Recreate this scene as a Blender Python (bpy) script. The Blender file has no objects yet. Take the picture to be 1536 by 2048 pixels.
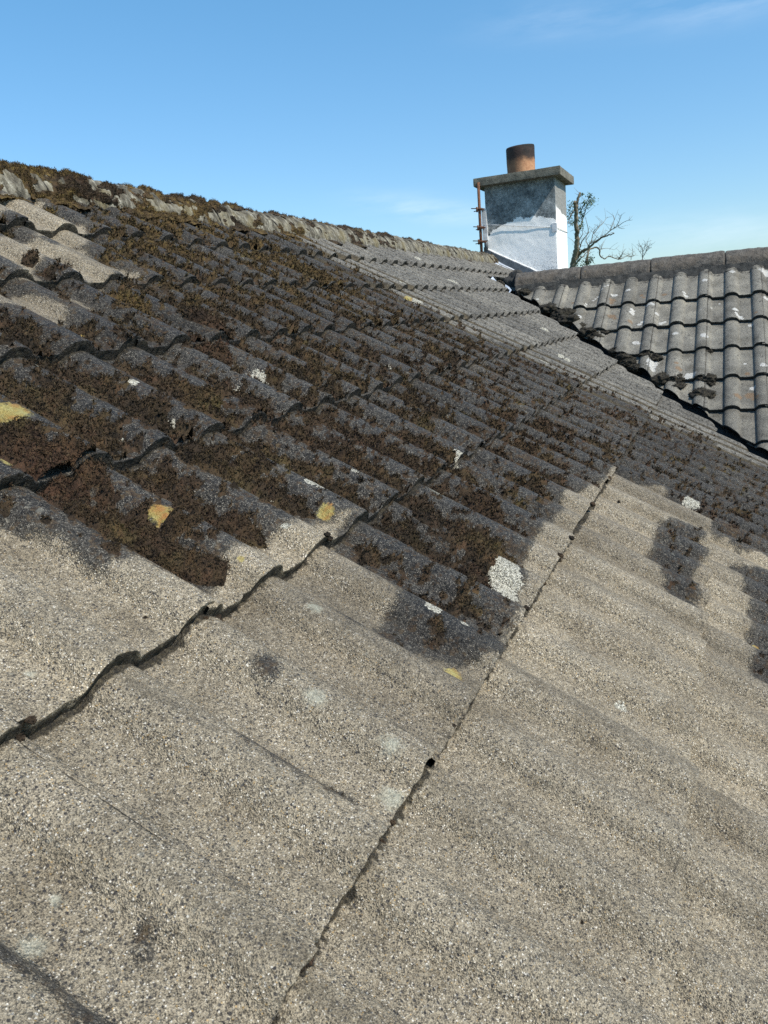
import bpy, math, random
import numpy as np
from mathutils import Vector, Matrix

sc = bpy.context.scene
# ------------------------------------------------------------------ camera
cd = bpy.data.cameras.new('camera')
cam = bpy.data.objects.new('camera', cd)
sc.collection.objects.link(cam)
sc.camera = cam
right = Vector((0.37395616, -0.92367713, -0.08353048))
down = Vector((-0.23685711, -0.00803676, -0.97151126))
fwd = Vector((0.89669142, 0.38308741, -0.22178489))
mw = Matrix.Identity(4)
for i_, v_ in enumerate((right, -down, -fwd)):
    for r_ in range(3):
        mw[r_][i_] = v_[r_]
CAM = Vector((-0.48275666, -0.04430406, 0.64933482))
for r_ in range(3):
    mw[r_][3] = CAM[r_]
cam.matrix_world = mw
cd.sensor_fit = 'HORIZONTAL'
cd.sensor_width = 5.64
cd.lens = 5.64 * 1629.4 / 1536
cd.clip_start = 0.02
cd.clip_end = 3000
cd.dof.use_dof = True
cd.dof.focus_distance = 2.3
cd.dof.aperture_fstop = 6.5

# directions of the thin clouds: direction, tilt, half widths, strength
CLOUDS=[((0.94,0.318,0.126),-.22,.07,.013,.40),((0.995,.0,.065),-.10,.09,.020,.28),((0.942,.163,.294),-.05,.07,.018,.16),((.96,.0,.285),-.03,.08,.020,.26)]
# ------------------------------------------------------------------ sky and sun
SUN = Vector((-0.18, -0.639, 0.756)).normalized()
sd = bpy.data.lights.new('sun', 'SUN')
sd.energy = 4.95
sd.angle = math.radians(0.53)
sd.color = (1.0, 0.93, 0.82)
so = bpy.data.objects.new('sun', sd)
sc.collection.objects.link(so)
so.rotation_euler = SUN.to_track_quat('Z', 'Y').to_euler()
so.location = (0, -5, 12)

world = bpy.data.worlds.new("World")
sc.world = world
world.use_nodes = True
wt = world.node_tree
W = wt.nodes
WL = wt.links
for n_ in list(W):
    W.remove(n_)
wout = W.new('ShaderNodeOutputWorld')
wbg = W.new('ShaderNodeBackground')
WL.new(wbg.outputs[0], wout.inputs[0])
sky = W.new('ShaderNodeTexSky')
sky.sky_type = 'NISHITA'
sky.sun_disc = False
sky.sun_elevation = math.asin(SUN.z)
sky.sun_rotation = math.atan2(SUN.x, SUN.y)
sky.altitude = 50
sky.air_density = 1.0
sky.dust_density = 0.35
sky.ozone_density = 1.6
wbg.inputs[1].default_value = 0.142
tcw = W.new('ShaderNodeTexCoord')

def wmath(op, a, b=None):
    m = W.new('ShaderNodeMath')
    m.operation = op
    for k, v in enumerate((a, b)):
        if v is None:
            continue
        if isinstance(v, (int, float)):
            m.inputs[k].default_value = v
        else:
            WL.new(v, m.inputs[k])
    return m.outputs[0]

def wdot(vec):
    m = W.new('ShaderNodeVectorMath')
    m.operation = 'DOT_PRODUCT'
    WL.new(tcw.outputs['Generated'], m.inputs[0])
    m.inputs[1].default_value = vec
    return m.outputs['Value']

def cloud(dirv, tilt, w1, w2, amt):
    """a thin streak of cloud round one direction of the sky"""
    d = Vector(dirv).normalized()
    e1 = d.cross(Vector((0, 0, 1))).normalized()
    e2 = e1.cross(d).normalized()
    a = e1 * math.cos(tilt) + e2 * math.sin(tilt)
    b = -e1 * math.sin(tilt) + e2 * math.cos(tilt)
    u = wmath('DIVIDE', wdot(a), w1)
    v = wmath('DIVIDE', wdot(b), w2)
    r2 = wmath('ADD', wmath('MULTIPLY', u, u), wmath('MULTIPLY', v, v))
    front = wmath('GREATER_THAN', wdot(d), 0.5)
    return wmath('MULTIPLY', wmath('MULTIPLY', wmath('EXPONENT', wmath('MULTIPLY', r2, -1.0)), front), amt)

mp = W.new('ShaderNodeMapping')
mp.inputs['Scale'].default_value = (3, 3, 16)
mp.inputs['Rotation'].default_value = (0.12, -0.1, 0)
WL.new(tcw.outputs['Generated'], mp.inputs[0])
wn = W.new('ShaderNodeTexNoise')
wn.inputs['Scale'].default_value = 2.2
wn.inputs['Detail'].default_value = 7
wn.inputs['Roughness'].default_value = 0.6
WL.new(mp.outputs[0], wn.inputs['Vector'])
wnr = W.new('ShaderNodeMapRange')
wnr.inputs[1].default_value = 0.38
wnr.inputs[2].default_value = 0.72
WL.new(wn.outputs[0], wnr.inputs[0])
cl = None
for args in CLOUDS:
    c_ = cloud(*args)
    cl = c_ if cl is None else wmath('ADD', cl, c_)
cl = wmath('MULTIPLY', cl, wnr.outputs[0])
wmix = W.new('ShaderNodeMix')
wmix.data_type = 'RGBA'
WL.new(cl, wmix.inputs['Factor'])
whsv = W.new('ShaderNodeHueSaturation')
whsv.inputs['Saturation'].default_value = 1.0
WL.new(sky.outputs[0], whsv.inputs['Color'])
wtint = W.new('ShaderNodeMix')
wtint.data_type = 'RGBA'
wtint.blend_type = 'MULTIPLY'
wtint.inputs['Factor'].default_value = 1
WL.new(whsv.outputs[0], wtint.inputs['A'])
wz = W.new('ShaderNodeSeparateXYZ')
WL.new(tcw.outputs['Generated'], wz.inputs[0])
wr = W.new('ShaderNodeValToRGB')
WL.new(wz.outputs[2], wr.inputs[0])
wr.color_ramp.elements[0].position = 0.03
wr.color_ramp.elements[0].color = (0.66, 0.78, 0.90, 1)
wr.color_ramp.elements[1].position = 0.34
wr.color_ramp.elements[1].color = (0.63, 1.01, 1.12, 1)
WL.new(wr.outputs[0], wtint.inputs['B'])
WL.new(wtint.outputs['Result'], wmix.inputs['A'])
wmix.inputs['B'].default_value = (7.0, 7.6, 8.2, 1)
WL.new(wmix.outputs['Result'], wbg.inputs[0])

sc.view_settings.view_transform = 'Standard'
sc.view_settings.look = 'None'
sc.view_settings.exposure = 0.24
sc.view_settings.gamma = 1.0
sc.render.engine = 'CYCLES'
sc.cycles.max_bounces = 6
sc.cycles.use_denoising = False


# surveyed marks: stains and lichen in roof coordinates (along ridge, up slope, radius), trees in metres
DARK=[[[-2,0.774],[0.207,0.874],[0.221,0.842],[0.238,0.804],[0.236,0.787],[0.219,0.743],[0.24,0.736],[0.287,0.727],[0.288,0.672],[0.309,0.639],[0.334,0.644],[0.364,0.663],[0.395,0.674],[0.442,0.669],[0.518,0.666],[0.577,0.665],[0.597,0.658],[0.646,0.652],[0.72,0.625],[0.593,0.609],[0.569,0.603],[0.582,0.552],[0.58,0.512],[0.57,0.47],[0.505,0.46],[0.44,0.461],[0.459,0.415],[0.478,0.379],[0.487,0.349],[0.557,0.303],[0.611,0.309],[0.752,0.317],[0.97,0.36],[1.029,0.366],[1.156,0.367],[1.312,0.354],[1.443,0.381],[1.676,0.32],[1.925,0.319],[1.98,0.292],[2.022,0.209],[2.048,0.156],[2.032,0.141],[1.924,0.137],[1.934,0.104],[2.007,0.105],[1.949,0.037],[1.979,0.0],[1.872,-0.002],[1.894,-0.048],[1.87,-0.094],[1.903,-0.147],[1.897,-0.181],[2.009,-0.434],[9,-0.7],[9,2.6],[-2,2.6]],[[1.69,0.157],[1.755,0.1],[1.755,0.053],[1.783,0.02],[1.663,0.022],[1.597,0.012],[1.521,0.018],[1.431,0.034],[1.243,0.018],[1.199,0.037],[1.234,0.073],[1.289,0.1],[1.348,0.13],[1.447,0.141],[1.635,0.139]],[[1.718,-0.075],[1.775,-0.181],[1.778,-0.264],[1.037,-0.198],[1.031,-0.136],[1.11,-0.103],[1.365,-0.111],[1.53,-0.11],[1.614,-0.093]],[[0.136,0.503],[0.138,0.473],[0.148,0.442],[0.155,0.403],[0.16,0.349],[0.142,0.343],[0.128,0.365],[0.13,0.401],[0.132,0.433],[0.126,0.472]],[[-0.156,0.509],[-0.144,0.465],[-0.141,0.437],[-0.142,0.387],[-0.148,0.356],[-0.171,0.387],[-0.159,0.437],[-0.172,0.49]],[[-0.091,0.421],[-0.079,0.417],[-0.082,0.402],[-0.092,0.393],[-0.101,0.395],[-0.1,0.408]],[[0.249,0.534],[0.266,0.527],[0.258,0.507],[0.234,0.499],[0.233,0.516]],[[0.451,0.546],[0.443,0.501],[0.44,0.459],[0.445,0.413],[0.428,0.437],[0.42,0.489]]]
LIGHT=[[[1.214,2.11],[1.286,2.046],[1.414,2.098],[1.438,2.041],[1.356,1.951],[1.428,1.885],[1.339,1.777],[1.373,1.772],[1.283,1.743],[1.239,1.784],[1.17,1.76],[1.139,1.77],[1.202,1.852],[1.157,1.872],[1.022,1.888]],[[0.941,1.793],[1.001,1.737],[1.108,1.771],[1.142,1.765],[1.15,1.715],[1.25,1.771],[1.279,1.731],[1.239,1.668],[1.274,1.599],[1.282,1.557],[1.183,1.553],[1.067,1.497],[1.066,1.548],[1.061,1.613],[1.033,1.624],[0.938,1.579],[0.908,1.499],[0.849,1.516],[0.886,1.612],[0.843,1.679]],[[0.663,1.47],[0.74,1.453],[0.81,1.488],[0.832,1.47],[0.846,1.376],[0.772,1.331],[0.733,1.324],[0.724,1.372],[0.694,1.404],[0.645,1.449]],[[0.88,1.448],[0.957,1.483],[0.96,1.414],[0.918,1.389],[0.85,1.414]]]
PALE=[[1.246,1.336,0.0283],[1.256,1.325,0.018],[1.098,1.073,0.025],[1.101,1.059,0.0159],[0.719,0.721,0.012],[0.726,0.708,0.0137],[0.735,0.695,0.0077],[0.818,0.367,0.0296],[0.855,0.375,0.0232],[0.789,0.341,0.0137],[0.767,0.327,0.0067],[0.566,0.42,0.0132],[0.661,0.117,0.0087],[0.66,0.109,0.0055],[3.135,0.804,0.0295],[3.173,0.769,0.0206],[4.103,1.629,0.0384],[4.037,1.652,0.0233],[2.946,1.393,0.0224],[2.979,1.378,0.0203],[2.741,1.284,0.0252],[2.852,1.719,0.0293],[3.118,1.546,0.0189],[4.286,1.928,0.0218],[4.114,1.031,0.0259],[3.049,1.121,0.018],[2.112,0.765,0.0165],[1.561,0.756,0.0173],[1.538,0.735,0.0105],[1.678,1.023,0.0259],[1.701,0.998,0.0203],[1.481,1.042,0.0107],[1.276,0.623,0.0161],[1.077,0.694,0.0094],[3.701,-0.26,0.0314],[2.038,0.068,0.0223],[3.04,0.383,0.0131],[0.66,0.977,0.0106],[0.656,0.958,0.0088],[0.702,1.094,0.0094],[0.574,1.192,0.0064],[2.552,-0.046,0.0152],[0.633,0.736,0.0049],[0.963,1.037,0.0095],[3.538,0.807,0.0151],[3.529,0.772,0.015],[3.575,1.152,0.0154],[0.859,0.7,0.0074],[0.571,0.368,0.0066],[0.514,0.956,0.0073],[0.539,0.666,0.006]]
WASH=[[0.245,0.448,0.016],[0.194,0.319,0.0184],[0.243,0.35,0.0147],[0.404,0.536,0.0119],[-0.138,0.469,0.0117],[-0.1,0.482,0.0061],[1.031,0.579,0.0221],[1.351,0.452,0.0165],[0.15,0.498,0.0086],[0.049,0.665,0.0074]]
YEL=[[0.672,0.661,0.0139],[0.47,0.343,0.0136],[0.585,0.501,0.009],[0.39,0.783,0.0183],[0.398,1.061,0.027],[0.787,1.295,0.0105],[1.251,0.98,0.0167],[2.876,1.245,0.0217],[2.933,1.432,0.0179],[0.278,0.944,0.0113],[1.239,-0.124,0.0091],[5.566,2.234,0.0235],[0.389,0.65,0.0054]]
CLUMP=[[1.183,1.275,0.042,0.03],[1.098,1.185,0.0396,0.03],[1.16,1.303,0.0271,0.025],[1.058,1.429,0.0318,0.025],[1.081,1.416,0.0221,0.02],[0.331,0.706,0.0342,0.026],[0.337,0.678,0.0262,0.03],[0.334,0.741,0.03,0.022],[0.349,0.796,0.0345,0.016],[0.351,0.664,0.0171,0.03],[0.346,0.971,0.0408,0.02],[0.343,0.931,0.0327,0.022],[0.36,1.022,0.0344,0.014],[0.39,0.912,0.0222,0.02],[0.46,0.834,0.0413,0.016],[0.459,0.871,0.0266,0.02],[0.464,0.782,0.0333,0.014],[1.399,1.983,0.0207,0.02],[1.549,1.126,0.0278,0.016],[1.714,1.073,0.0353,0.016],[2.035,0.561,0.0286,0.014],[2.096,0.494,0.039,0.014],[1.473,0.767,0.0256,0.018],[0.752,0.895,0.0255,0.014],[0.68,0.815,0.0299,0.016],[0.912,0.501,0.0373,0.018],[0.753,0.564,0.0289,0.018],[0.87,0.54,0.0274,0.018],[1.117,0.5,0.0356,0.014],[0.867,0.454,0.0307,0.014],[0.485,0.687,0.0218,0.018],[0.868,1.425,0.0159,0.012],[0.976,1.619,0.0176,0.018],[1.239,0.578,0.036,0.014],[0.605,1.079,0.0402,0.01],[0.528,1.115,0.0391,0.01],[1.616,0.325,0.0133,0.008],[0.734,0.477,0.0216,0.01],[0.844,0.415,0.0302,0.01],[2.312,-0.106,0.0389,0.01],[1.011,0.875,0.0261,0.012],[2.583,0.342,0.0191,0.008],[1.518,0.596,0.0387,0.01]]
CRUMB=[[0.297,0.31,0.0065],[0.281,0.309,0.0047],[1.017,0.309,0.0089],[1.115,0.32,0.0073],[1.146,0.303,0.0085],[0.149,0.299,0.0062],[0.139,0.302,0.0046],[0.166,0.298,0.0042],[-0.021,0.306,0.0063],[-0.03,0.308,0.0044],[-0.012,0.305,0.0041],[0.427,0.307,0.0059],[0.448,0.307,0.0047],[0.727,0.304,0.0074],[0.768,0.303,0.0059],[0.964,0.312,0.0067],[1.447,0.308,0.0099],[1.858,0.311,0.0118],[1.936,0.309,0.0122],[0.631,0.222,0.0054],[0.158,0.264,0.0042],[0.154,0.26,0.0031],[0.212,0.101,0.0039],[0.211,0.657,0.003],[0.176,0.052,0.0033],[0.066,0.215,0.0024],[0.179,0.174,0.0022],[1.834,0.007,0.0074],[1.665,0.004,0.0055],[2.801,0.282,0.0123],[2.506,0.293,0.0112],[3.63,0.3,0.0153],[1.722,0.252,0.0056],[0.292,0.629,0.0075],[0.306,0.628,0.0063],[0.304,0.618,0.005],[0.263,0.62,0.0043],[-0.005,0.633,0.006],[-0.017,0.628,0.0059],[0.573,0.612,0.0076],[0.597,0.611,0.0069],[0.585,0.301,0.0044],[0.367,0.312,0.0038],[0.065,0.304,0.0024]]
W2=[[-0.122,-0.122,0.0137],[-0.075,-0.344,0.0147],[-0.073,-0.389,0.0113],[0.01,-0.307,0.0114],[0.026,-0.296,0.0146],[0.046,-0.315,0.0113],[0.073,-0.419,0.0126],[0.104,-0.521,0.0154],[0.123,-0.511,0.0108],[-0.022,-0.516,0.0141],[-0.007,-0.491,0.011],[0.223,-0.213,0.0113],[0.233,-0.243,0.0144],[0.19,-0.66,0.0148],[0.339,-0.089,0.0163],[0.348,-0.706,0.0202],[0.496,-0.002,0.0163],[0.511,-0.453,0.0149],[0.516,-0.496,0.0103],[0.531,-0.519,0.0161],[0.549,-0.537,0.0073],[0.681,-0.005,0.0319],[0.693,-0.048,0.0237],[0.681,-0.321,0.018],[0.59,-0.589,0.0143],[0.282,-1.067,0.0269],[0.075,-0.917,0.0285],[0.074,-0.955,0.0212],[-0.032,-0.698,0.0196],[-0.015,-0.71,0.0105],[0.59,-1.191,0.0151],[0.647,-1.031,0.0168],[0.557,-0.973,0.0079],[0.263,-1.084,0.0161],[0.084,-0.993,0.014],[0.382,-0.384,0.0061],[0.323,-0.424,0.0046],[0.425,-0.332,0.0062],[-0.202,-0.134,0.0155],[-0.217,-0.137,0.0103],[-0.194,-0.13,0.0086],[-0.119,-0.123,0.0137],[-0.289,-0.064,0.0088],[-0.273,-0.039,0.0079],[-0.252,-0.033,0.0079],[-0.306,-0.14,0.0078],[-0.333,-0.183,0.0078],[-0.37,-0.235,0.0077],[-0.373,-0.261,0.006],[-0.32,-0.161,0.0069],[-0.398,-0.394,0.0184],[-0.078,-0.374,0.0146],[-0.035,-0.695,0.0151],[-0.7,-0.132,0.0091]]
O2=[[-0.211,-0.203,0.0238],[-0.211,-0.239,0.0152],[-0.198,-0.383,0.0246],[-0.177,-0.414,0.0146],[-0.078,-0.495,0.0174],[-0.463,-0.19,0.0123],[-0.034,-0.17,0.0151],[-0.017,-0.202,0.0116],[0.105,-0.189,0.0164],[0.577,-1.257,0.0272],[0.521,-1.278,0.0211],[0.568,-1.077,0.0155],[0.619,-0.512,0.0116],[0.219,-1.007,0.0206],[0.6,-1.292,0.0184],[0.207,-0.959,0.0139]]
CL2=[[5.048,1.01,0.663,0.045],[4.984,0.911,0.625,0.039],[4.911,0.881,0.581,0.049],[4.948,0.936,0.603,0.032],[4.843,0.798,0.54,0.026],[4.779,0.729,0.501,0.036],[4.736,0.676,0.476,0.029],[4.768,0.639,0.495,0.019],[4.585,0.545,0.385,0.026],[4.524,0.494,0.348,0.029],[4.487,0.453,0.326,0.026],[5.259,1.226,0.79,0.026],[5.178,1.117,0.741,0.019],[4.535,0.368,0.355,0.023],[4.506,0.323,0.337,0.026],[4.439,0.355,0.297,0.018],[4.328,0.269,0.231,0.035],[4.332,0.213,0.233,0.035],[4.268,0.18,0.194,0.023],[4.311,0.042,0.22,0.032],[4.279,0.022,0.201,0.018],[4.192,0.059,0.149,0.035],[4.184,0.039,0.144,0.029],[4.482,0.466,0.323,0.023],[4.539,0.031,0.357,0.015],[4.436,0.419,0.296,0.023]]
TREE1=[[[[21.208,3.556,1.396],[21.116,3.488,1.642],[21.022,3.405,1.919],[20.925,3.33,2.156],[20.818,3.29,2.427],[20.697,3.29,2.732],[20.586,3.251,2.959],[20.467,3.269,3.155]],0.0768,0.0404],[[[21.131,3.353,2.951],[21.129,3.321,3.157],[21.131,3.28,3.327],[21.141,3.231,3.426]],0.0404,0.0283],[[[21.115,3.357,3.09],[21.069,3.446,2.957],[21.026,3.496,2.854],[20.988,3.52,2.73]],0.0162,0.0061],[[[21.178,3.35,2.458],[21.212,3.258,2.663],[21.236,3.162,2.936],[21.261,3.087,3.14],[21.303,3.001,3.203]],0.0182,0.0061],[[[21.147,3.258,2.94],[21.184,3.186,3.11],[21.229,3.08,3.24]],0.0142,0.0061],[[[21.209,3.41,1.891],[21.071,3.254,2.03],[20.94,3.069,2.092],[20.805,2.885,2.187],[20.675,2.653,2.292],[20.539,2.495,2.316],[20.4,2.358,2.325]],0.0404,0.0101],[[[21.276,2.729,2.338],[21.119,2.528,2.463],[20.963,2.331,2.532],[20.803,2.174,2.587],[20.643,2.037,2.608]],0.0121,0.004],[[[21.286,2.584,2.446],[21.4,2.523,2.588],[21.511,2.479,2.733],[21.615,2.514,2.852]],0.0081,0.004],[[[21.296,2.404,2.566],[21.209,2.321,2.689],[21.12,2.256,2.805]],0.0081,0.004],[[[21.24,3.113,2.112],[21.15,3.042,2.207],[21.074,2.885,2.256],[20.994,2.747,2.305]],0.0162,0.0101],[[[21.24,2.939,2.449],[21.415,2.85,2.593],[21.592,2.762,2.703],[21.764,2.678,2.849]],0.0101,0.004],[[[21.247,3.019,2.21],[21.227,2.975,2.417],[21.216,2.897,2.549],[21.21,2.822,2.61]],0.0121,0.004],[[[21.233,3.206,2.015],[21.357,3.11,2.154],[21.456,3.176,2.311],[21.564,3.169,2.462],[21.686,3.111,2.535]],0.0142,0.004],[[[21.214,3.353,1.958],[21.201,3.23,2.302],[21.202,3.079,2.463],[21.177,3.089,2.64],[21.151,3.117,2.782]],0.0142,0.004],[[[21.264,3.109,1.717],[21.301,3.127,1.901],[21.347,3.074,2.078],[21.413,2.935,2.119],[21.477,2.853,2.06],[21.536,2.846,1.917],[21.602,2.746,1.836],[21.662,2.642,1.882],[21.739,2.433,1.801],[21.798,2.348,1.801],[21.855,2.243,1.858],[21.913,2.158,1.841]],0.0243,0.0061],[[[21.353,2.39,1.781],[21.238,2.286,1.843],[21.112,2.253,1.94]],0.0061,0.003],[[[21.371,2.193,1.832],[21.433,2.057,1.809],[21.486,1.972,1.863]],0.0061,0.003],[[[21.287,2.81,2.045],[21.431,2.683,2.074],[21.586,2.502,2.026]],0.0061,0.003],[[[21.387,2.09,1.722],[21.392,2.052,1.86],[21.394,2.04,1.983]],0.0061,0.003],[[[21.21,3.472,1.68],[21.309,3.334,1.851],[21.404,3.234,1.953],[21.495,3.132,2.091]],0.0202,0.0101],[[[21.301,2.369,2.562],[21.369,2.342,2.511],[21.441,2.25,2.488]],0.0061,0.003],[[[21.213,3.273,2.165],[21.047,3.279,2.299],[20.898,3.18,2.42],[20.736,3.133,2.577]],0.0101,0.004],[[[21.266,3.13,1.61],[21.34,3.172,1.835],[21.432,3.127,1.943]],0.0202,0.0142]]
TREE2=[[[[29.382,2.499,1.929],[29.405,2.498,2.124],[29.431,2.484,2.269],[29.449,2.507,2.465],[29.466,2.594,2.597]],0.0165,0.0055],[[[29.372,2.485,2.169],[29.303,2.377,2.323],[29.232,2.274,2.476],[29.166,2.149,2.563]],0.011,0.0041],[[[29.365,2.493,2.291],[29.198,2.414,2.442],[29.028,2.351,2.593]],0.0083,0.0041],[[[29.369,2.489,2.218],[29.482,2.584,2.355],[29.599,2.642,2.464]],0.0083,0.0041],[[[29.373,2.358,2.349],[29.366,2.261,2.434],[29.361,2.189,2.449]],0.0069,0.0041],[[[29.372,2.382,2.327],[29.44,2.337,2.542],[29.509,2.327,2.665]],0.0069,0.0041]]
LEAF=[[21.151,3.015,3.224,0.113],[21.165,2.946,3.182,0.081],[21.157,3.054,3.125,0.097],[21.136,3.158,3.172,0.065],[21.089,3.46,3.171,0.089],[21.101,3.485,3.035,0.105],[21.113,3.522,2.864,0.105],[21.134,3.463,2.752,0.065],[21.155,3.299,2.805,0.081],[21.176,3.252,2.659,0.081],[21.159,3.206,2.899,0.065],[21.216,3.314,2.026,0.089],[21.218,3.356,1.886,0.089],[21.248,3.217,1.727,0.105],[21.266,3.07,1.785,0.097],[21.268,3.032,1.853,0.065],[21.216,3.415,1.747,0.073],[21.107,3.184,3.381,0.04],[21.137,3.272,3.011,0.081],[21.139,3.01,3.326,0.049]]
# ------------------------------------------------------------------ helpers
PIT = math.radians(31)
CP, SP, TP = math.cos(PIT), math.sin(PIT), math.tan(PIT)
rng = np.random.default_rng(7)
random.seed(7)
col = sc.collection

def hsh(ix, iy, iz, seed):
    with np.errstate(over='ignore'):
        h = (ix.astype(np.int64) * 374761393 + iy.astype(np.int64) * 668265263 + iz.astype(np.int64) * 2147483647 + seed * 1274126177)
        h = (h ^ (h >> 13)) * 1274126177
        h = h ^ (h >> 16)
        h = (h * 60493 + 19990303)
        h = h ^ (h >> 11)
    return (h & 0xFFFFF) / float(0xFFFFF)

def vn(x, y, z=None, seed=0):
    x = np.asarray(x, float); y = np.asarray(y, float)
    z = np.zeros_like(x) if z is None else np.asarray(z, float)
    x, y, z = np.broadcast_arrays(x, y, z)
    ix, iy, iz = np.floor(x), np.floor(y), np.floor(z)
    fx, fy, fz = x - ix, y - iy, z - iz
    fx = fx * fx * (3 - 2 * fx); fy = fy * fy * (3 - 2 * fy); fz = fz * fz * (3 - 2 * fz)
    r = 0
    for a in (0, 1):
        wa = fx if a else 1 - fx
        for b in (0, 1):
            wb = fy if b else 1 - fy
            if np.any(fz > 0):
                for c in (0, 1):
                    wc = fz if c else 1 - fz
                    r = r + wa * wb * wc * hsh(ix + a, iy + b, iz + c, seed)
            else:
                r = r + wa * wb * hsh(ix + a, iy + b, iz, seed)
    return r

def fbm(x, y, z=None, seed=0, o=4, g=0.5):
    r, a, t, k = 0, 1.0, 0, 1.0
    for i in range(o):
        r = r + a * vn(np.asarray(x) * k, np.asarray(y) * k, None if z is None else np.asarray(z) * k, seed + i * 17)
        t += a; a *= g; k *= 2.03
    return r / t

def link(o, parent=None):
    col.objects.link(o)
    if parent is not None:
        o.parent = parent
    return o

def mesh_np(name, verts, faces, mat, parent=None, attrs=None, smooth=True):
    """verts Nx3, faces list of index arrays (Mx4 / Mx3)"""
    me = bpy.data.meshes.new(name)
    verts = np.asarray(verts, np.float32)
    me.vertices.add(len(verts))
    me.vertices.foreach_set('co', verts.ravel())
    if not isinstance(faces, (list, tuple)):
        faces = [faces]
    faces = [np.asarray(f, np.int32) for f in faces if len(f)]
    nl = sum(f.size for f in faces)
    me.loops.add(nl)
    me.loops.foreach_set('vertex_index', np.concatenate([f.ravel() for f in faces]))
    npoly = sum(len(f) for f in faces)
    me.polygons.add(npoly)
    st, k = [], 0
    for f in faces:
        st.append(np.arange(len(f)) * f.shape[1] + k)
        k += f.size
    me.polygons.foreach_set('loop_start', np.concatenate(st).astype(np.int32))
    me.update(calc_edges=True)
    me.polygons.foreach_set('use_smooth', np.full(npoly, smooth))
    for k, v in (attrs or {}).items():
        a = me.attributes.new(k, 'FLOAT', 'POINT')
        a.data.foreach_set('value', np.asarray(v, np.float32))
    me.materials.append(mat)
    me.validate()
    o = bpy.data.objects.new(name, me)
    return link(o, parent)

def tag(o, label=None, cat=None, group=None, kind=None):
    for k, v in (('label', label), ('category', cat), ('group', group), ('kind', kind)):
        if v:
            o[k] = v
    return o

def empty(name, loc=(0, 0, 0), rot=None):
    o = bpy.data.objects.new(name, None)
    o.empty_display_size = 0.1
    link(o)
    o.location = loc
    return o

class MB:
    """collects grids, boxes and tubes and links them as one mesh object"""
    def __init__(s):
        s.v, s.q, s.t, s.a, s.n = [], [], [], {}, 0
    def add(s, v, q=None, t=None, **at):
        v = np.asarray(v, float).reshape(-1, 3)
        if q is not None and len(q):
            s.q.append(np.asarray(q) + s.n)
        if t is not None and len(t):
            s.t.append(np.asarray(t) + s.n)
        for k in set(list(s.a) + list(at)):
            if k not in s.a:
                s.a[k] = [np.zeros(s.n)]
            s.a[k].append(np.broadcast_to(np.asarray(at.get(k, 0.0), float).ravel(), (len(v),)) if np.size(at.get(k, 0.0)) in (1, len(v)) else np.zeros(len(v)))
        s.v.append(v)
        s.n += len(v)
    def grid(s, P, mask=None, **at):
        """P: (nv, nu, 3)"""
        nv, nu = P.shape[:2]
        idx = np.arange(nv * nu).reshape(nv, nu)
        q = np.stack([idx[:-1, :-1], idx[:-1, 1:], idx[1:, 1:], idx[1:, :-1]], -1)
        if mask is not None:
            q = q[mask]
        s.add(P.reshape(-1, 3), q.reshape(-1, 4), **at)
    def box(s, lo, hi, M=None):
        lo, hi = np.array(lo, float), np.array(hi, float)
        c = np.array([[x, y, z] for z in (0, 1) for y in (0, 1) for x in (0, 1)])
        v = lo + c * (hi - lo)
        if M is not None:
            v = v @ np.array(M.to_3x3()).T + np.array(M.translation)
        s.add(v, [[0, 2, 3, 1], [4, 5, 7, 6], [0, 1, 5, 4], [2, 6, 7, 3], [0, 4, 6, 2], [1, 3, 7, 5]])
    def tube(s, pts, r0, r1=None, n=8, cap=True):
        pts = np.asarray(pts, float)
        m = len(pts)
        r = np.linspace(r0, r0 if r1 is None else r1, m)
        tg = np.gradient(pts, axis=0)
        tg /= np.linalg.norm(tg, axis=1)[:, None] + 1e-12
        up = np.array([0, 0, 1.0]) if abs(tg[0][2]) < .9 else np.array([1.0, 0, 0])
        a = np.cross(tg, up); a /= np.linalg.norm(a, axis=1)[:, None] + 1e-12
        b = np.cross(tg, a)
        th = np.linspace(0, 2 * np.pi, n, endpoint=False)
        P = pts[:, None] + r[:, None, None] * (np.cos(th)[None, :, None] * a[:, None] + np.sin(th)[None, :, None] * b[:, None])
        i = np.arange(m * n).reshape(m, n)
        j = np.roll(i, -1, 1)
        q = np.stack([i[:-1], j[:-1], j[1:], i[1:]], -1).reshape(-1, 4)
        t = []
        if cap:
            t = [[i[0, k], i[0, 0], i[0, k + 1]] for k in range(1, n - 1)] + [[i[-1, 0], i[-1, k], i[-1, k + 1]] for k in range(1, n - 1)]
        s.add(P.reshape(-1, 3), q, t)
    def build(s, name, mat, parent=None, smooth=True):
        fs = []
        if s.q: fs.append(np.concatenate(s.q))
        if s.t: fs.append(np.concatenate(s.t))
        return mesh_np(name, np.concatenate(s.v), fs, mat, parent, {k: np.concatenate(v) for k, v in s.a.items()}, smooth)

def smoothpath(pts, k=5):
    pts = np.asarray(pts, float)
    out = []
    n = len(pts)
    for i in range(n - 1):
        p0, p1, p2, p3 = pts[max(i - 1, 0)], pts[i], pts[i + 1], pts[min(i + 2, n - 1)]
        for j in range(k):
            t = j / k
            out.append(.5 * ((2 * p1) + (-p0 + p2) * t + (2 * p0 - 5 * p1 + 4 * p2 - p3) * t * t + (-p0 + 3 * p1 - 3 * p2 + p3) * t ** 3))
    out.append(pts[-1])
    return np.array(out)

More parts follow.
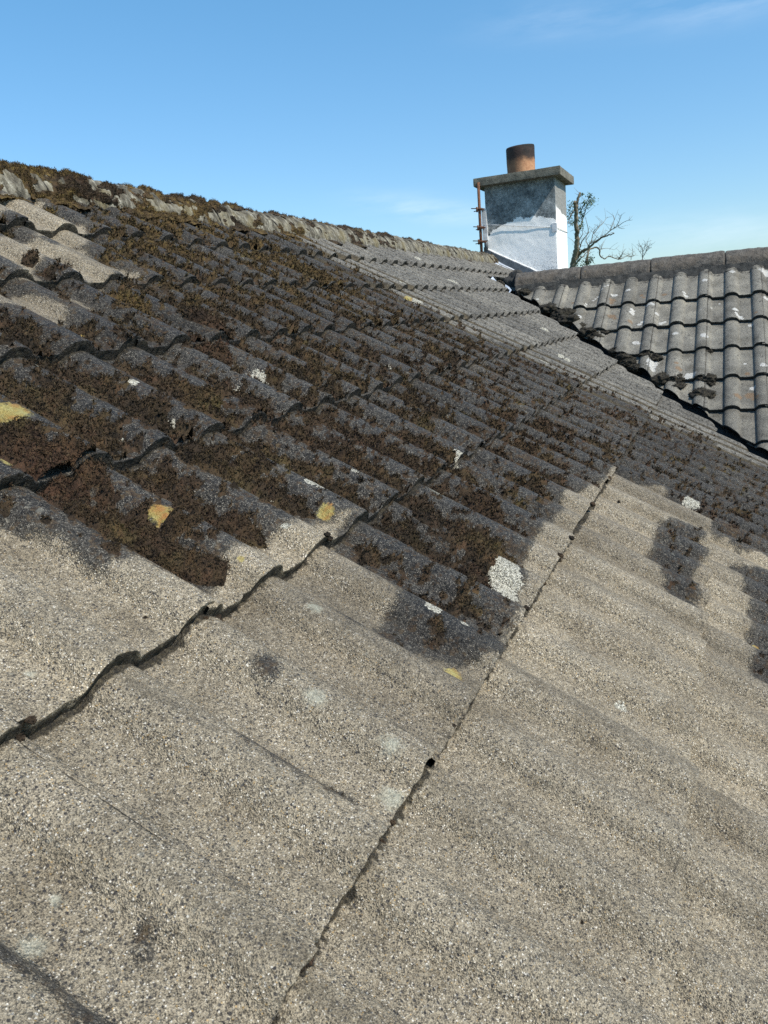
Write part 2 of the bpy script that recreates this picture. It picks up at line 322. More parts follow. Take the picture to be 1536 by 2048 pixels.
# ------------------------------------------------------------------ node helper
class NT:
    def __init__(s, name, rough=0.8):
        s.m = bpy.data.materials.new(name)
        s.m.use_nodes = True
        s.t = s.m.node_tree
        s.N, s.L = s.t.nodes, s.t.links
        s.b = s.N['Principled BSDF']
        s.b.inputs['Roughness'].default_value = rough
        s.b.inputs['Specular IOR Level'].default_value = 0.4
        s.tc = s.N.new('ShaderNodeTexCoord')
        s.obj = s.tc.outputs['Object']
    def set(s, sock, v):
        if hasattr(v, 'is_output') or isinstance(v, bpy.types.NodeSocket):
            s.L.new(v, sock)
        else:
            if isinstance(v, (tuple, list)) and len(v) == 3 and sock.type == 'RGBA':
                v = (*v, 1)
            sock.default_value = v
    def math(s, op, a, b=None, c=None, clamp=False):
        n = s.N.new('ShaderNodeMath'); n.operation = op; n.use_clamp = clamp
        for k, v in enumerate((a, b, c)):
            if v is not None: s.set(n.inputs[k], v)
        return n.outputs[0]
    def attr(s, name):
        n = s.N.new('ShaderNodeAttribute'); n.attribute_name = name
        return n.outputs['Fac']
    def map(s, scale=(1, 1, 1), rot=(0, 0, 0), loc=(0, 0, 0), vec=None):
        n = s.N.new('ShaderNodeMapping')
        n.inputs['Scale'].default_value = scale; n.inputs['Rotation'].default_value = rot; n.inputs['Location'].default_value = loc
        s.L.new(vec or s.obj, n.inputs[0])
        return n.outputs[0]
    def noise(s, scale, detail=4, rough=0.55, vec=None, dist=0):
        n = s.N.new('ShaderNodeTexNoise')
        n.inputs['Scale'].default_value = scale; n.inputs['Detail'].default_value = detail
        n.inputs['Roughness'].default_value = rough; n.inputs['Distortion'].default_value = dist
        s.L.new(vec or s.obj, n.inputs['Vector'])
        return n.outputs[0]
    def vor(s, scale, vec=None, feature='F1', rnd=1.0):
        n = s.N.new('ShaderNodeTexVoronoi'); n.feature = feature
        n.inputs['Scale'].default_value = scale; n.inputs['Randomness'].default_value = rnd
        s.L.new(vec or s.obj, n.inputs['Vector'])
        return n.outputs['Distance'], n.outputs['Color']
    def sep(s, c):
        n = s.N.new('ShaderNodeSeparateColor'); s.L.new(c, n.inputs[0])
        return n.outputs
    def xyz(s, v=None):
        n = s.N.new('ShaderNodeSeparateXYZ'); s.L.new(v or s.obj, n.inputs[0])
        return n.outputs
    def ramp(s, f, stops, interp='LINEAR'):
        n = s.N.new('ShaderNodeValToRGB'); n.color_ramp.interpolation = interp
        e = n.color_ramp.elements
        while len(e) < len(stops): e.new(0.5)
        for k, (p, c) in enumerate(stops):
            e[k].position = p
            e[k].color = (c, c, c, 1) if isinstance(c, (int, float)) else (*c, 1)
        s.L.new(f, n.inputs[0])
        return n.outputs[0]
    def step(s, f, a, b):
        n = s.N.new('ShaderNodeMapRange'); n.interpolation_type = 'SMOOTHSTEP'
        n.inputs[1].default_value = a; n.inputs[2].default_value = b
        s.L.new(f, n.inputs[0])
        return n.outputs[0]
    def mix(s, f, a, b, mode='MIX'):
        n = s.N.new('ShaderNodeMix'); n.data_type = 'RGBA'; n.blend_type = mode
        s.set(n.inputs['Factor'], f); s.set(n.inputs['A'], a); s.set(n.inputs['B'], b)
        return n.outputs['Result']
    def bump(s, h, dist=0.001, strength=1.0, normal=None):
        n = s.N.new('ShaderNodeBump')
        n.inputs['Distance'].default_value = dist; n.inputs['Strength'].default_value = strength
        s.L.new(h, n.inputs['Height'])
        if normal is not None: s.L.new(normal, n.inputs['Normal'])
        return n.outputs[0]
    def done(s, color=None, rough=None, normal=None):
        if color is not None: s.set(s.b.inputs['Base Color'], color)
        if rough is not None: s.set(s.b.inputs['Roughness'], rough)
        if normal is not None: s.L.new(normal, s.b.inputs['Normal'])
        return s.m

# ------------------------------------------------------------------ materials
def tile_material(name, wing=False):
    s = NT(name)
    x, y, z = s.xyz()[0:3]
    d1, c1 = s.vor(820)
    r1 = s.sep(c1)
    d2, c2 = s.vor(250)
    r2 = s.sep(c2)
    n10 = s.noise(9, 5, .6)
    n40 = s.noise(45, 4, .6)
    n120 = s.noise(160, 3, .6)
    nf = s.noise(760, 2, .7)
    crev = s.ramp(s.math('ADD', s.math('MULTIPLY', nf, .75), s.math('MULTIPLY', n120, .25)), [(.38, .17), (.46, .80), (.53, 1.1), (.68, 1.27)])
    if not wing:
        base = s.ramp(r1[0], [(0, (.020, .019, .020)), (.15, (.09, .080, .064)), (.22, (.262, .222, .160)), (.6, (.345, .298, .217)), (.88, (.465, .415, .32)), (.95, (.80, .77, .70)), (.985, (.42, .27, .09))], 'CONSTANT')
        soft = s.ramp(n120, [(.3, (.22, .19, .14)), (.7, (.46, .41, .32))])
        base = s.mix(.28, base, soft)
        base = s.mix(1, base, crev, 'MULTIPLY')
        tint = s.ramp(n10, [(.3, (.74, .70, .64)), (.5, (.98, .96, .93)), (.7, (1.14, 1.10, 1.04))])
        base = s.mix(1, base, tint, 'MULTIPLY')
        # larger dark grit and pits
        pit = s.math('MULTIPLY', s.math('LESS_THAN', s.math('ADD', d2, s.math('MULTIPLY', nf, .25)), .46), s.math('LESS_THAN', r2[0], .23))
        base = s.mix(s.math('MULTIPLY', pit, .85), base, (.025, .024, .028))
        peb = s.math('MULTIPLY', s.math('LESS_THAN', d2, .26), s.math('GREATER_THAN', r2[0], .985))
        base = s.mix(peb, base, (.55, .52, .45))
        # worn streaks running down the slope
        st = s.noise(1, 5, .6, s.map((22, 2.2, 1), (0, 0, .05)))
        base = s.mix(s.math('MULTIPLY', s.step(st, .50, .70), .5), base, (.105, .088, .062))
        gr = s.step(s.noise(26, 5, .7), .58, .70)
        base = s.mix(s.math('MULTIPLY', s.math('MULTIPLY', gr, s.step(s.noise(4, 3, .5), .50, .62)), .6), base, s.mix(1, base, (.30, .30, .31), 'MULTIPLY'))
        lt = s.step(s.noise(12, 5, .65), .55, .72)
        base = s.mix(s.math('MULTIPLY', lt, .28), base, s.mix(1, base, (1.45, 1.45, 1.5), 'MULTIPLY'))
        ft = s.step(s.attr('pan'), .15, .0)
        # grey cleaner field near the valley
        grey = s.ramp(r1[0], [(0, (.04, .037, .032)), (.25, (.14, .132, .115)), (.6, (.225, .212, .185)), (.86, (.38, .365, .325))], 'CONSTANT')
        grey = s.mix(.45, grey, s.ramp(n120, [(.38, (.06, .056, .048)), (.62, (.32, .305, .27))]))
        grey = s.mix(s.math('MULTIPLY', s.step(s.noise(70, 4, .7), .52, .60), .85), grey, (.035, .032, .026))
        grey = s.mix(s.math('MULTIPLY', s.math('SUBTRACT', s.attr('pan'), .15), .42), grey, (.045, .04, .032))
        grey = s.mix(1, grey, s.ramp(n10, [(.3, (.75, .74, .72)), (.7, (1.15, 1.13, 1.1))]), 'MULTIPLY')
        g = s.attr('grey')
        gm = s.step(s.math('ADD', s.math('ADD', g, .17), s.math('MULTIPLY', s.math('SUBTRACT', n40, .5), .12)), -.02, .02)
        pan = s.attr('pan')
        brn = s.math('MULTIPLY', s.math('MULTIPLY', s.step(g, -.34, -.20), s.step(g, .36, .20)), s.step(s.math('ADD', s.math('MULTIPLY', pan, .75), s.math('MULTIPLY', s.noise(1, 4, .6, s.map((60, 7, 1))), .9)), .50, .74))
        # dark algae film
        dk = s.attr('dark')
        dn = s.math('ADD', s.math('MULTIPLY', s.math('SUBTRACT', n40, .5), .035), s.math('MULTIPLY', s.math('SUBTRACT', n120, .5), .02))
        dn = s.math('ADD', dn, s.math('MULTIPLY', s.math('SUBTRACT', r1[1], .5), .012))
        dn = s.math('ADD', dn, s.math('MULTIPLY', s.math('SUBTRACT', s.noise(22, 4, .65), .5), .028))
        dm = s.math('MULTIPLY', s.step(s.math('ADD', dk, dn), -.004, .004), s.ramp(dk, [(0, .9), (.04, 1)]))
        film = s.ramp(r1[0], [(0, (.005, .005, .005)), (.3, (.020, .018, .017)), (.58, (.055, .050, .044)), (.80, (.14, .128, .108)), (.92, (.36, .33, .27))], 'CONSTANT')
        film = s.mix(.4, film, s.ramp(n120, [(.38, (.006, .006, .005)), (.53, (.046, .042, .037)), (.68, (.13, .12, .10))]))
        holes = s.step(s.noise(95, 4, .75), .47, .40)
        film = s.mix(s.math('MULTIPLY', holes, .9), film, (.007, .006, .005))
        wet = s.step(s.noise(3.2, 4, .6), .50, .62)
        bs = s.math('MULTIPLY', s.step(s.math('ADD', s.noise(62, 4, .75), s.math('MULTIPLY', s.math('SUBTRACT', n10, .5), .5)), .54, .60), .85)
        film = s.mix(bs, film, s.ramp(n120, [(.3, (.016, .010, .006)), (.5, (.055, .034, .018)), (.7, (.10, .068, .03))]))
        # the film is thinner in places
        thin = s.step(s.noise(7, 6, .7), .56, .74)
        film = s.mix(s.math('MULTIPLY', thin, .38), film, s.mix(1, base, (.42, .42, .40), 'MULTIPLY'))
        base = s.mix(dm, base, film)
        base = s.mix(gm, base, grey)
        base = s.mix(s.math('MULTIPLY', brn, .88), base, s.ramp(n40, [(.3, (.035, .027, .016)), (.7, (.11, .085, .045))]))
    else:
        base = s.ramp(r1[0], [(0, (.06, .056, .048)), (.16, (.165, .155, .132)), (.6, (.225, .212, .18)), (.88, (.33, .315, .27))], 'CONSTANT')
        base = s.mix(.55, base, s.ramp(n120, [(.35, (.115, .108, .09)), (.65, (.29, .275, .235))]))
        base = s.mix(1, base, s.ramp(n10, [(.32, (.62, .61, .58)), (.5, (1, 1, 1)), (.68, (1.38, 1.37, 1.33))]), 'MULTIPLY')
        blot = s.noise(38, 3, .7)
        base = s.mix(s.math('MULTIPLY', s.step(blot, .60, .68), .65), base, (.03, .029, .026))
        st = s.noise(1, 5, .65, s.map((30, 4, 1)))
        base = s.mix(s.math('MULTIPLY', s.step(st, .58, .74), .4), base, (.05, .048, .042))
        dm = None
    tn = s.ramp(s.attr('tone'), [(0, (.80, .79, .78)), (.5, (1, 1, 1)), (1, (1.16, 1.15, 1.13))])
    base = s.mix(1, base, tn, 'MULTIPLY')
    lic = s.noise(60, 3, .6)
    lichen = s.math('MULTIPLY', s.step(lic, .67, .71), .5 if wing else .35)
    base = s.mix(lichen, base, (.30, .29, .24))
    # lichen rosettes / droppings
    wn_ = s.math('MULTIPLY', s.math('SUBTRACT', n120, .5), 1.2)
    wn2 = s.math('MULTIPLY', s.math('SUBTRACT', n40, .5), .8)
    pale = s.step(s.math('ADD', s.attr('pale'), s.math('ADD', wn_, wn2)), .40, .50)
    base = s.mix(pale, base, s.mix(1, s.ramp(r1[1], [(0, (.10, .09, .07)), (.3, (.44, .42, .33)), (.6, (.66, .63, .53))], 'CONSTANT'), crev, 'MULTIPLY') if not wing else s.mix(s.noise(90, 3, .7), (.30, .29, .26), (.70, .69, .65)))
    wash = s.math('MULTIPLY', s.step(s.math('ADD', s.attr('wash'), s.math('ADD', wn_, wn2)), .35, 1.15), .5)
    base = s.mix(wash, base, (.50, .51, .41))
    yel = s.math('MULTIPLY', s.step(s.math('ADD', s.attr('yel'), s.math('ADD', wn_, wn2)), .35, .75), .8)
    base = s.mix(yel, base, s.ramp(n40, [(.35, (.46, .42, .16)), (.52, (.40, .31, .09)), (.68, (.42, .20, .05))]) if not wing else (.21, .135, .075))
    # dirt on the lower ends; the wing's near-black edges have their shade painted in
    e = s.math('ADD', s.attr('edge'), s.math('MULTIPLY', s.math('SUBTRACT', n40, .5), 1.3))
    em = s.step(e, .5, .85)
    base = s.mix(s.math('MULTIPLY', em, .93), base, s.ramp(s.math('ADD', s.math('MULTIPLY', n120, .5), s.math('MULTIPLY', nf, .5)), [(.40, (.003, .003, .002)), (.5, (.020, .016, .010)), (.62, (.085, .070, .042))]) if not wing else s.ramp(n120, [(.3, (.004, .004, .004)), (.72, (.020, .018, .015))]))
    h = s.math('ADD', s.math('MULTIPLY', d1, 1.0), s.math('MULTIPLY', n120, 1.6))
    h = s.math('ADD', h, s.math('MULTIPLY', d2, 1.2))
    h = s.math('ADD', h, s.math('MULTIPLY', nf, 1.2))
    if not wing:
        h = s.math('ADD', h, s.math('MULTIPLY', s.math('MULTIPLY', s.noise(85, 4, .7), dm), 4.0))
    nb = s.bump(h, .0015, 1.0)
    ro = s.ramp(r1[2], [(0, .20), (.08, .45), (.3, .65), (1, .9)])
    s.b.inputs['Specular IOR Level'].default_value = 0.42
    return s.done(base, ro, nb)

def moss_material():
    s = NT('moss', .95)
    n8 = s.noise(7, 4, .6)
    n60 = s.noise(70, 4, .65)
    n300 = s.noise(420, 2, .6)
    c = s.ramp(n8, [(.30, (.022, .016, .011)), (.42, (.036, .025, .016)), (.54, (.050, .033, .019)), (.64, (.062, .046, .021)), (.75, (.095, .078, .026))])
    big = s.noise(34, 4, .7)  # dark and lighter brown patches stand in for the shading of cushions
    c = s.mix(s.math('MULTIPLY', s.step(big, .50, .40), .85), c, (.012, .009, .006))
    c = s.mix(s.math('MULTIPLY', s.step(big, .54, .66), .6), c, (.085, .048, .028))
    c = s.mix(s.attr('olive'), c, s.ramp(n60, [(.35, (.05, .032, .014)), (.52, (.105, .068, .024)), (.66, (.145, .105, .03)), (.78, (.20, .17, .03))]))
    c = s.mix(s.math('MULTIPLY', s.step(big, .46, .38), .6), c, (.014, .010, .006))
    c = s.mix(s.math('MULTIPLY', s.attr('red'), .75), c, s.ramp(n60, [(.35, (.032, .018, .012)), (.7, (.078, .038, .022))]))
    v = s.math('ADD', -.02, s.math('MULTIPLY', s.math('ADD', n60, s.math('MULTIPLY', n300, 1.1)), .95))
    c = s.mix(1, c, s.mix(v, (0, 0, 0), (1, 1, 1)), 'MULTIPLY')
    t = s.attr('tint')
    hl = s.step(s.noise(110, 3, .7), .42, .34)  # black specks put the shade of cavities into the moss colour
    c = s.mix(s.math('MULTIPLY', hl, .8), c, (.008, .006, .004))
    c = s.mix(s.math('MULTIPLY', t, .6), c, (.17, .125, .065))
    nb = s.bump(s.math('ADD', n300, n60), .003, 1.0)
    s.b.inputs['Specular IOR Level'].default_value = 0.25
    return s.done(c, .9, nb)

def darkmoss_material():
    s = NT('dark_moss', .95)
    n60 = s.noise(60, 4, .65)
    c = s.ramp(n60, [(.3, (.010, .009, .007)), (.55, (.03, .026, .018)), (.72, (.075, .062, .038))])
    nb = s.bump(s.noise(260, 3, .6), .004, 1.0)
    return s.done(c, .95, nb)

def ridge_material(name, wing=False):
    s = NT(name, .85)
    n5 = s.noise(6, 4, .6)
    n30 = s.noise(34, 5, .65)
    n150 = s.noise(170, 3, .6)
    d1, c1 = s.vor(300)
    r1 = s.sep(c1)
    if not wing:
        st = s.noise(1, 5, .7, s.map((34, 14, 14)))
        c = s.ramp(st, [(.38, (.030, .026, .019)), (.48, (.09, .08, .058)), (.57, (.19, .175, .135)), (.68, (.37, .355, .29))])
        c = s.mix(s.math('MULTIPLY', s.step(n30, .55, .68), .75), c, (.07, .058, .035))
        c = s.mix(s.math('MULTIPLY', s.step(n5, .56, .7), .5), c, (.17, .135, .055))
        c = s.mix(s.math('MULTIPLY', s.step(s.noise(14, 3, .5), .70, .74), .8), c, (.42, .27, .06))
    else:
        c = s.ramp(r1[0], [(0, (.025, .023, .02)), (.3, (.09, .082, .07)), (.7, (.14, .128, .11)), (.92, (.26, .245, .21))], 'CONSTANT')
        c = s.mix(.6, c, s.ramp(n30, [(.36, (.03, .027, .024)), (.52, (.085, .076, .066)), (.68, (.17, .152, .13))]))
        c = s.mix(s.math('MULTIPLY', s.step(n5, .5, .68), .5), c, (.13, .105, .08))
        c = s.mix(s.math('MULTIPLY', s.step(s.noise(15, 3, .5), .68, .73), .8), c, (.38, .24, .06))
        c = s.mix(s.math('MULTIPLY', s.step(n150, .68, .74), .6), c, (.4, .38, .33))
    e = s.step(s.math('ADD', s.attr('edge'), s.math('MULTIPLY', s.math('SUBTRACT', n30, .5), 1.0)), .5, .8)
    c = s.mix(s.math('MULTIPLY', e, .45 if wing else .8), c, (.02, .018, .015))
    nb = s.bump(s.math('ADD', s.math('MULTIPLY', n150, 1.2), n30), .004, 1.0)
    return s.done(c, .85, nb)

def simple_mat(name, lo, hi, scale=30, rough=.8, bumpd=.001, spec=.4, metal=0):
    s = NT(name, rough)
    n = s.noise(scale, 5, .6)
    c = s.ramp(n, [(.3, lo), (.7, hi)])
    s.b.inputs['Metallic'].default_value = metal
    s.b.inputs['Specular IOR Level'].default_value = spec
    return s.done(c, rough, s.bump(s.noise(scale * 4, 3, .6), bumpd, 1.0))

def stack_material():
    s = NT('painted_render', .75)
    x, y, z = s.xyz()[0:3]
    n = s.noise(9, 5, .7)
    n2 = s.noise(45, 4, .7)
    n3 = s.noise(130, 3, .6)
    # top line of the white paint: a wavering edge that dips to the left, and falls away round the side
    side = s.math('GREATER_THAN', x, 6.812)
    zl = s.math('ADD', 1.452, s.math('MULTIPLY', s.math('SUBTRACT', y, 1.56), -.10))
    hump = s.math('MULTIPLY', s.math('POWER', s.math('SUBTRACT', y, 1.57), 2.0), -.9)
    zl = s.math('ADD', zl, hump)
    zr = s.math('ADD', 1.515, s.math('MULTIPLY', s.math('SUBTRACT', x, 6.8), -.10))
    zz = s.math('ADD', s.math('MULTIPLY', zl, s.math('SUBTRACT', 1, side)), s.math('MULTIPLY', zr, side))
    f = s.math('ADD', s.math('SUBTRACT', zz, z), s.math('ADD', s.math('MULTIPLY', s.math('SUBTRACT', n, .5), .10), s.math('MULTIPLY', s.math('SUBTRACT', n2, .5), .05)))
    paint = s.step(f, -.003, .004)
    ren_l = s.ramp(s.math('ADD', s.math('ADD', s.math('MULTIPLY', n, .45), s.math('MULTIPLY', n2, .33)), s.math('MULTIPLY', n3, .22)), [(.36, (.030, .034, .036)), (.46, (.13, .14, .138)), (.55, (.27, .285, .28)), (.66, (.50, .52, .51))])
    ren_r = s.ramp(n2, [(.35, (.17, .165, .15)), (.6, (.30, .29, .265))])
    ren = s.mix(side, ren_l, ren_r)
    wh = s.ramp(n2, [(.3, (.83, .81, .77)), (.6, (.90, .88, .84))])
    # black spots low on the front, and a hair crack
    low = s.step(z, 1.20, 1.03)
    sp = s.math('MULTIPLY', s.step(s.math('ADD', n3, s.math('MULTIPLY', low, .10)), .66, .70), s.math('SUBTRACT', 1, side))
    wh = s.mix(s.math('MULTIPLY', sp, .8), wh, (.08, .09, .10))
    big = s.math('MULTIPLY', s.math('MULTIPLY', s.step(s.noise(26, 4, .7), .62, .70), s.step(z, 1.33, 1.1)), s.math('SUBTRACT', 1, side))
    wh = s.mix(s.math('MULTIPLY', big, .55), wh, (.16, .17, .18))
    c = s.mix(paint, ren, wh)
    h = s.math('ADD', s.math('MULTIPLY', n3, 1.0), s.math('MULTIPLY', paint, .6))
    return s.done(c, .7, s.bump(h, .0018, .9))

def pot_material():
    s = NT('terracotta', .8)
    x, y, z = s.xyz()[0:3]
    n = s.noise(22, 5, .7)
    c = s.ramp(s.noise(40, 3, .6), [(.3, (.36, .17, .085)), (.7, (.50, .27, .14))])
    f = s.math('ADD', z, s.math('MULTIPLY', s.math('SUBTRACT', n, .5), .13))
    c = s.mix(s.step(f, .10, .18), c, s.ramp(n, [(.3, (.010, .009, .009)), (.7, (.045, .028, .022))]))
    c = s.mix(s.step(f, .235, .255), c, (.008, .008, .008))
    c = s.mix(s.math('MULTIPLY', s.step(s.math('SUBTRACT', y, x), .03, .17), .55), c, (.07, .04, .03))
    return s.done(c, .8, s.bump(s.noise(80, 3), .002, 1))

M_TILE = tile_material('weathered_tile')
M_WING = tile_material('grey_tile', True)
M_MOSS = moss_material()
M_DMOSS = darkmoss_material()
M_RIDGE = ridge_material('lichened_ridge')
M_RIDGE2 = ridge_material('brown_ridge', True)
M_MORTAR = simple_mat('dark_mortar', (.02, .02, .019), (.07, .068, .062), 45, .9, .004)
M_LEAD = simple_mat('lead', (.05, .06, .07), (.14, .155, .17), 14, .55, .001)
M_LEADW = simple_mat('whitewashed_lead', (.12, .17, .24), (.62, .66, .72), 11, .6, .002)
M_LINING = simple_mat('valley_lining', (.02, .021, .022), (.06, .062, .062), 16, .8, .003)
M_SLAB = simple_mat('weathered_concrete', (.085, .08, .062), (.21, .195, .155), 26, .9, .003)
M_STACK = stack_material()
M_POT = pot_material()
M_SOOT = simple_mat('soot', (.004, .004, .004), (.012, .01, .01), 30, .95)
M_RUST = simple_mat('rusty_steel', (.045, .018, .010), (.19, .085, .045), 70, .8, .0006)
M_WHITE = simple_mat('dirty_white', (.38, .39, .40), (.75, .76, .76), 24, .6)
M_WALL = simple_mat('wall_render', (.42, .41, .38), (.55, .54, .5), 6, .9, .003)
M_GROUND = simple_mat('meadow', (.035, .06, .015), (.07, .10, .03), .6, .95, .02)
M_BARK = simple_mat('bark', (.085, .07, .048), (.28, .235, .165), 3.2, .9, .02)
M_TWIG = simple_mat('pale_twig', (.07, .06, .05), (.17, .15, .12), 5, .9, .01)
def leaf_mat():
    s = NT('leaf', .6)
    c = s.ramp(s.noise(5, 2), [(.3, (.035, .07, .018)), (.7, (.085, .13, .035))])
    s.b.inputs['Transmission Weight'].default_value = 0.0
    return s.done(c, .6)
M_LEAF = leaf_mat()

# ------------------------------------------------------------------ tile surface
PITCH, RW, RH = 0.15, 0.081, 0.024      # spacing of the rolls, their width and height
STEP = 0.021                            # height of a tile's lower edge above the next
def roll(a):
    """height of the tile section; a = 0 at the left foot of a roll"""
    u = np.mod(a, PITCH)
    r = np.where(u < RW, RH * np.power(np.clip(1 - np.abs(2 * u / RW - 1) ** 2.3, 0, 1), .66), 0.0)
    pu = np.clip((u - RW) / (PITCH - RW), 0, 1)
    return r - .0015 * np.sin(np.pi * pu) * (u >= RW)

def panmask(a):
    u = np.mod(a, PITCH)
    return np.clip(np.minimum(u - RW * .84, PITCH + RW * .16 - u) / .012, 0, 1) + np.clip((RW * .16 - u) / .012, 0, 1) * (u < RW * .16)

def seg_dist(px, py, poly, closed=True):
    """signed distance, + inside"""
    d = np.full(px.shape, 1e9); ins = np.zeros(px.shape, bool)
    n = len(poly)
    for i in range(n):
        ax, ay = poly[i]; bx, by = poly[(i + 1) % n]
        dx, dy = bx - ax, by - ay
        t = np.clip(((px - ax) * dx + (py - ay) * dy) / (dx * dx + dy * dy + 1e-12), 0, 1)
        d = np.minimum(d, np.hypot(px - ax - t * dx, py - ay - t * dy))
        c = ((ay > py) != (by > py))
        with np.errstate(divide='ignore', invalid='ignore'):
            xi = ax + (py - ay) * dx / (dy if dy != 0 else 1e-12)
        ins ^= c & (px < xi)
    return np.where(ins, d, -d)

def spots(px, py, lst):
    r = np.zeros(px.shape)
    for sx, sy, sr in lst:
        r = np.maximum(r, np.clip(1.25 - .75 * np.hypot(px - sx, py - sy) / max(sr, .004), 0, 1))
    return r

def dark_field(t, s):
    d = seg_dist(t, s, DARK[0])
    for p in DARK[1:]:
        d = np.maximum(d, seg_dist(t, s, p))
    for p in LIGHT:
        d = np.minimum(d, -seg_dist(t, s, p))
    return d

def grey_field(t, s):
    return t - (3.02 + .36 * np.clip(1.25 - s, 0, 2))

def tiles(mb, tA, tB, courses, gauge, foot, seam_off, clampf, field, du, dv, top=None, jit=1.0, seed=0, parity=0):
    """all the tiles of a slope as raised, lapped sheets with a lower edge and a side edge each"""
    k0 = int(math.floor((tA - seam_off) / .3))
    k1 = int(math.ceil((tB - seam_off) / .3))
    for c in courses:
        sb = c * gauge
        st = sb + gauge + .03
        if top is not None and c == max(courses):
            st = top
        for k in range(k0, k1):
            a0 = seam_off + .3 * k + .0012
            a1 = a0 + .3 - .0024
            lo, hi = clampf(sb, st)
            if a1 < lo or a0 > hi:
                continue
            r = random.Random(c * 1000 + k + seed * 77)
            dz = r.uniform(-.0015, .0015) * jit; ds = r.uniform(-.004, .004) * jit
            tl = r.uniform(-.006, .006) * jit; tw = r.uniform(-.005, .005) * jit
            duu, dvv = du(a0), dv(a0)
            nu = int(round(.3 / duu)) + 1
            nv = int(round((st - sb) / dvv)) + 1
            lap = np.array([a0 - .014, a0 - .007, a0 - .0024])
            A, S = np.meshgrid(np.concatenate([lap, np.linspace(a0, a1, nu)]), np.linspace(sb, st, nv))
            nu += 3
            under = A < a0 - .001
            S = S + ds
            A = A + tw * (S - sb)
            er = (fbm(A[0] * 90, np.full(nu, c * 7.3 + k), seed=5, o=3) - .5)
            er2 = (fbm(A[0] * 230, np.full(nu, c * 5.3 + k), seed=6, o=3) - .5)
            S[0] += er * .004 + er2 * .003 - np.clip(fbm(A[0] * 22, np.full(nu, c * 3.3 + k * 1.7), seed=9, o=2) - .62, 0, 1) * -.012
            S[1] += er * .002
            lo1, hi1 = clampf(S, S)
            A = np.clip(A, lo1, hi1)
            Z = roll(A - foot) + STEP * (1 - (S - sb) / gauge) + dz + tl * (A - a0 - .15)
            # the side lap: next tile's roll tucks under this one
            near = np.clip(1 - (A - a0) / .016, 0, 1)
            Z = Z - .0035 * near - .0035 * under
            Z += (fbm(A * 60, S * 60, seed=3, o=3) - .5) * .0016
            Z[0] -= .0012
            P = np.stack([A, S, Z], -1)
            f = field(A, S)
            f['tone'] = np.full(A.shape, r.random())
            u = (S - sb)
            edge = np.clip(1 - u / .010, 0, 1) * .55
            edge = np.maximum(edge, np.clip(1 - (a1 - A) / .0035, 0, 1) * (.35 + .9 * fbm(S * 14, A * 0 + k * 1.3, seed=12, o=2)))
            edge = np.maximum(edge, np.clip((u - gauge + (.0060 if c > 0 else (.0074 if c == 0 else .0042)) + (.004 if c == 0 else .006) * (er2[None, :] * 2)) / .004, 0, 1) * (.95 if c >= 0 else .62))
            mb.grid(P, edge=edge.ravel(), **{q: v.ravel() for q, v in f.items()})
            # lower edge
            h = [0, .25, .6, 1.0]
            E = np.stack([np.stack([A[0], S[0] + .002 * w + (fbm(A[0] * 120, np.full(nu, w * 9 + c), seed=8, o=2) - .5) * .004 * (w > 0), Z[0] - (STEP + .0005 + (.004 if w == 1 else 0)) * w], -1) for w in h])
            f0 = {q: np.tile(v[0], len(h)) for q, v in f.items()}
            for q in ('pale', 'wash', 'yel'):
                f0[q] = f0[q] * .3
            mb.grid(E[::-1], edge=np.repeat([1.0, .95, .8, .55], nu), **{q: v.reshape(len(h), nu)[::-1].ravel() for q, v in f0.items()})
            # right side edge
            nvv = S.shape[0]
            R = np.stack([np.stack([A[:, -1], S[:, -1], Z[:, -1] - w], -1) for w in (0, .012)])
            mb.grid(R, edge=1.0, dark=0.05, tone=.5)

def mfield(A, S):
    return dict(dark=np.clip(dark_field(A, S), -.2, .2), pale=spots(A, S, PALE), wash=spots(A, S, WASH), yel=spots(A, S, YEL),
                grey=grey_field(A, S), pan=panmask(A - FOOT))

# ---- main roof: local x runs along the ridge, y up the slope, z out of the slope
FOOT = -RW
G1 = 0.30576
def main_clamp(s, s2):
    return -9.0, np.asarray(s2) * CP + 3.925 - .105
def rot_roof(o):
    o.matrix_world = Matrix(((1, 0, 0, 0), (0, CP, -SP, 0), (0, SP, CP, 0), (0, 0, 0, 1)))
def du1(a):
    return .005 if a < 1.2 else (.006 if a < 2.4 else .0075)
house = empty('house', (2.5, 1.878, -4.0))
tag(house, 'brown tiled house roof thick with moss and pale lichen under a lichen crusted ridge', 'house')
inv = Matrix.Translation(-Vector((2.5, 1.878, -4.0)))
def parent_keep(o, p):
    mwx = o.matrix_world.copy()
    o.parent = p
    o.matrix_parent_inverse = Matrix.Identity(4)
    o.matrix_basis = WORLD[p.name].inverted() @ mwx
    WORLD[o.name] = mwx
WORLD = {house.name: Matrix.Translation((2.5, 1.878, -4.0))}

mb = MB()
def clampmain(s, s2):
    lo = -9.0
    hi = np.where(np.asarray(s2) * CP + 3.925 < 5.40, np.asarray(s2) * CP + 3.925 - .105, 9.9)
    return lo, hi
def clampmain2(s, s2):
    """tiles stop at the valley, and above the wing's ridge run on"""
    s2 = np.asarray(s2, float)
    v = s2 * CP + 3.925 - .105
    return -9.0, np.where(s2 > 1.76, 9.9, v)
SEAM1 = FOOT + .0585
tiles(mb, -1.2, 8.4, range(-4, 7), G1, FOOT, SEAM1, clampmain2, mfield, du1, lambda a: .0062 if a < 2.4 else .009, top=2.19)
roof = mb.build('roof', M_TILE)
rot_roof(roof)
parent_keep(roof, house)
roof['label'] = 'mossy brown and black double roll tile slope'

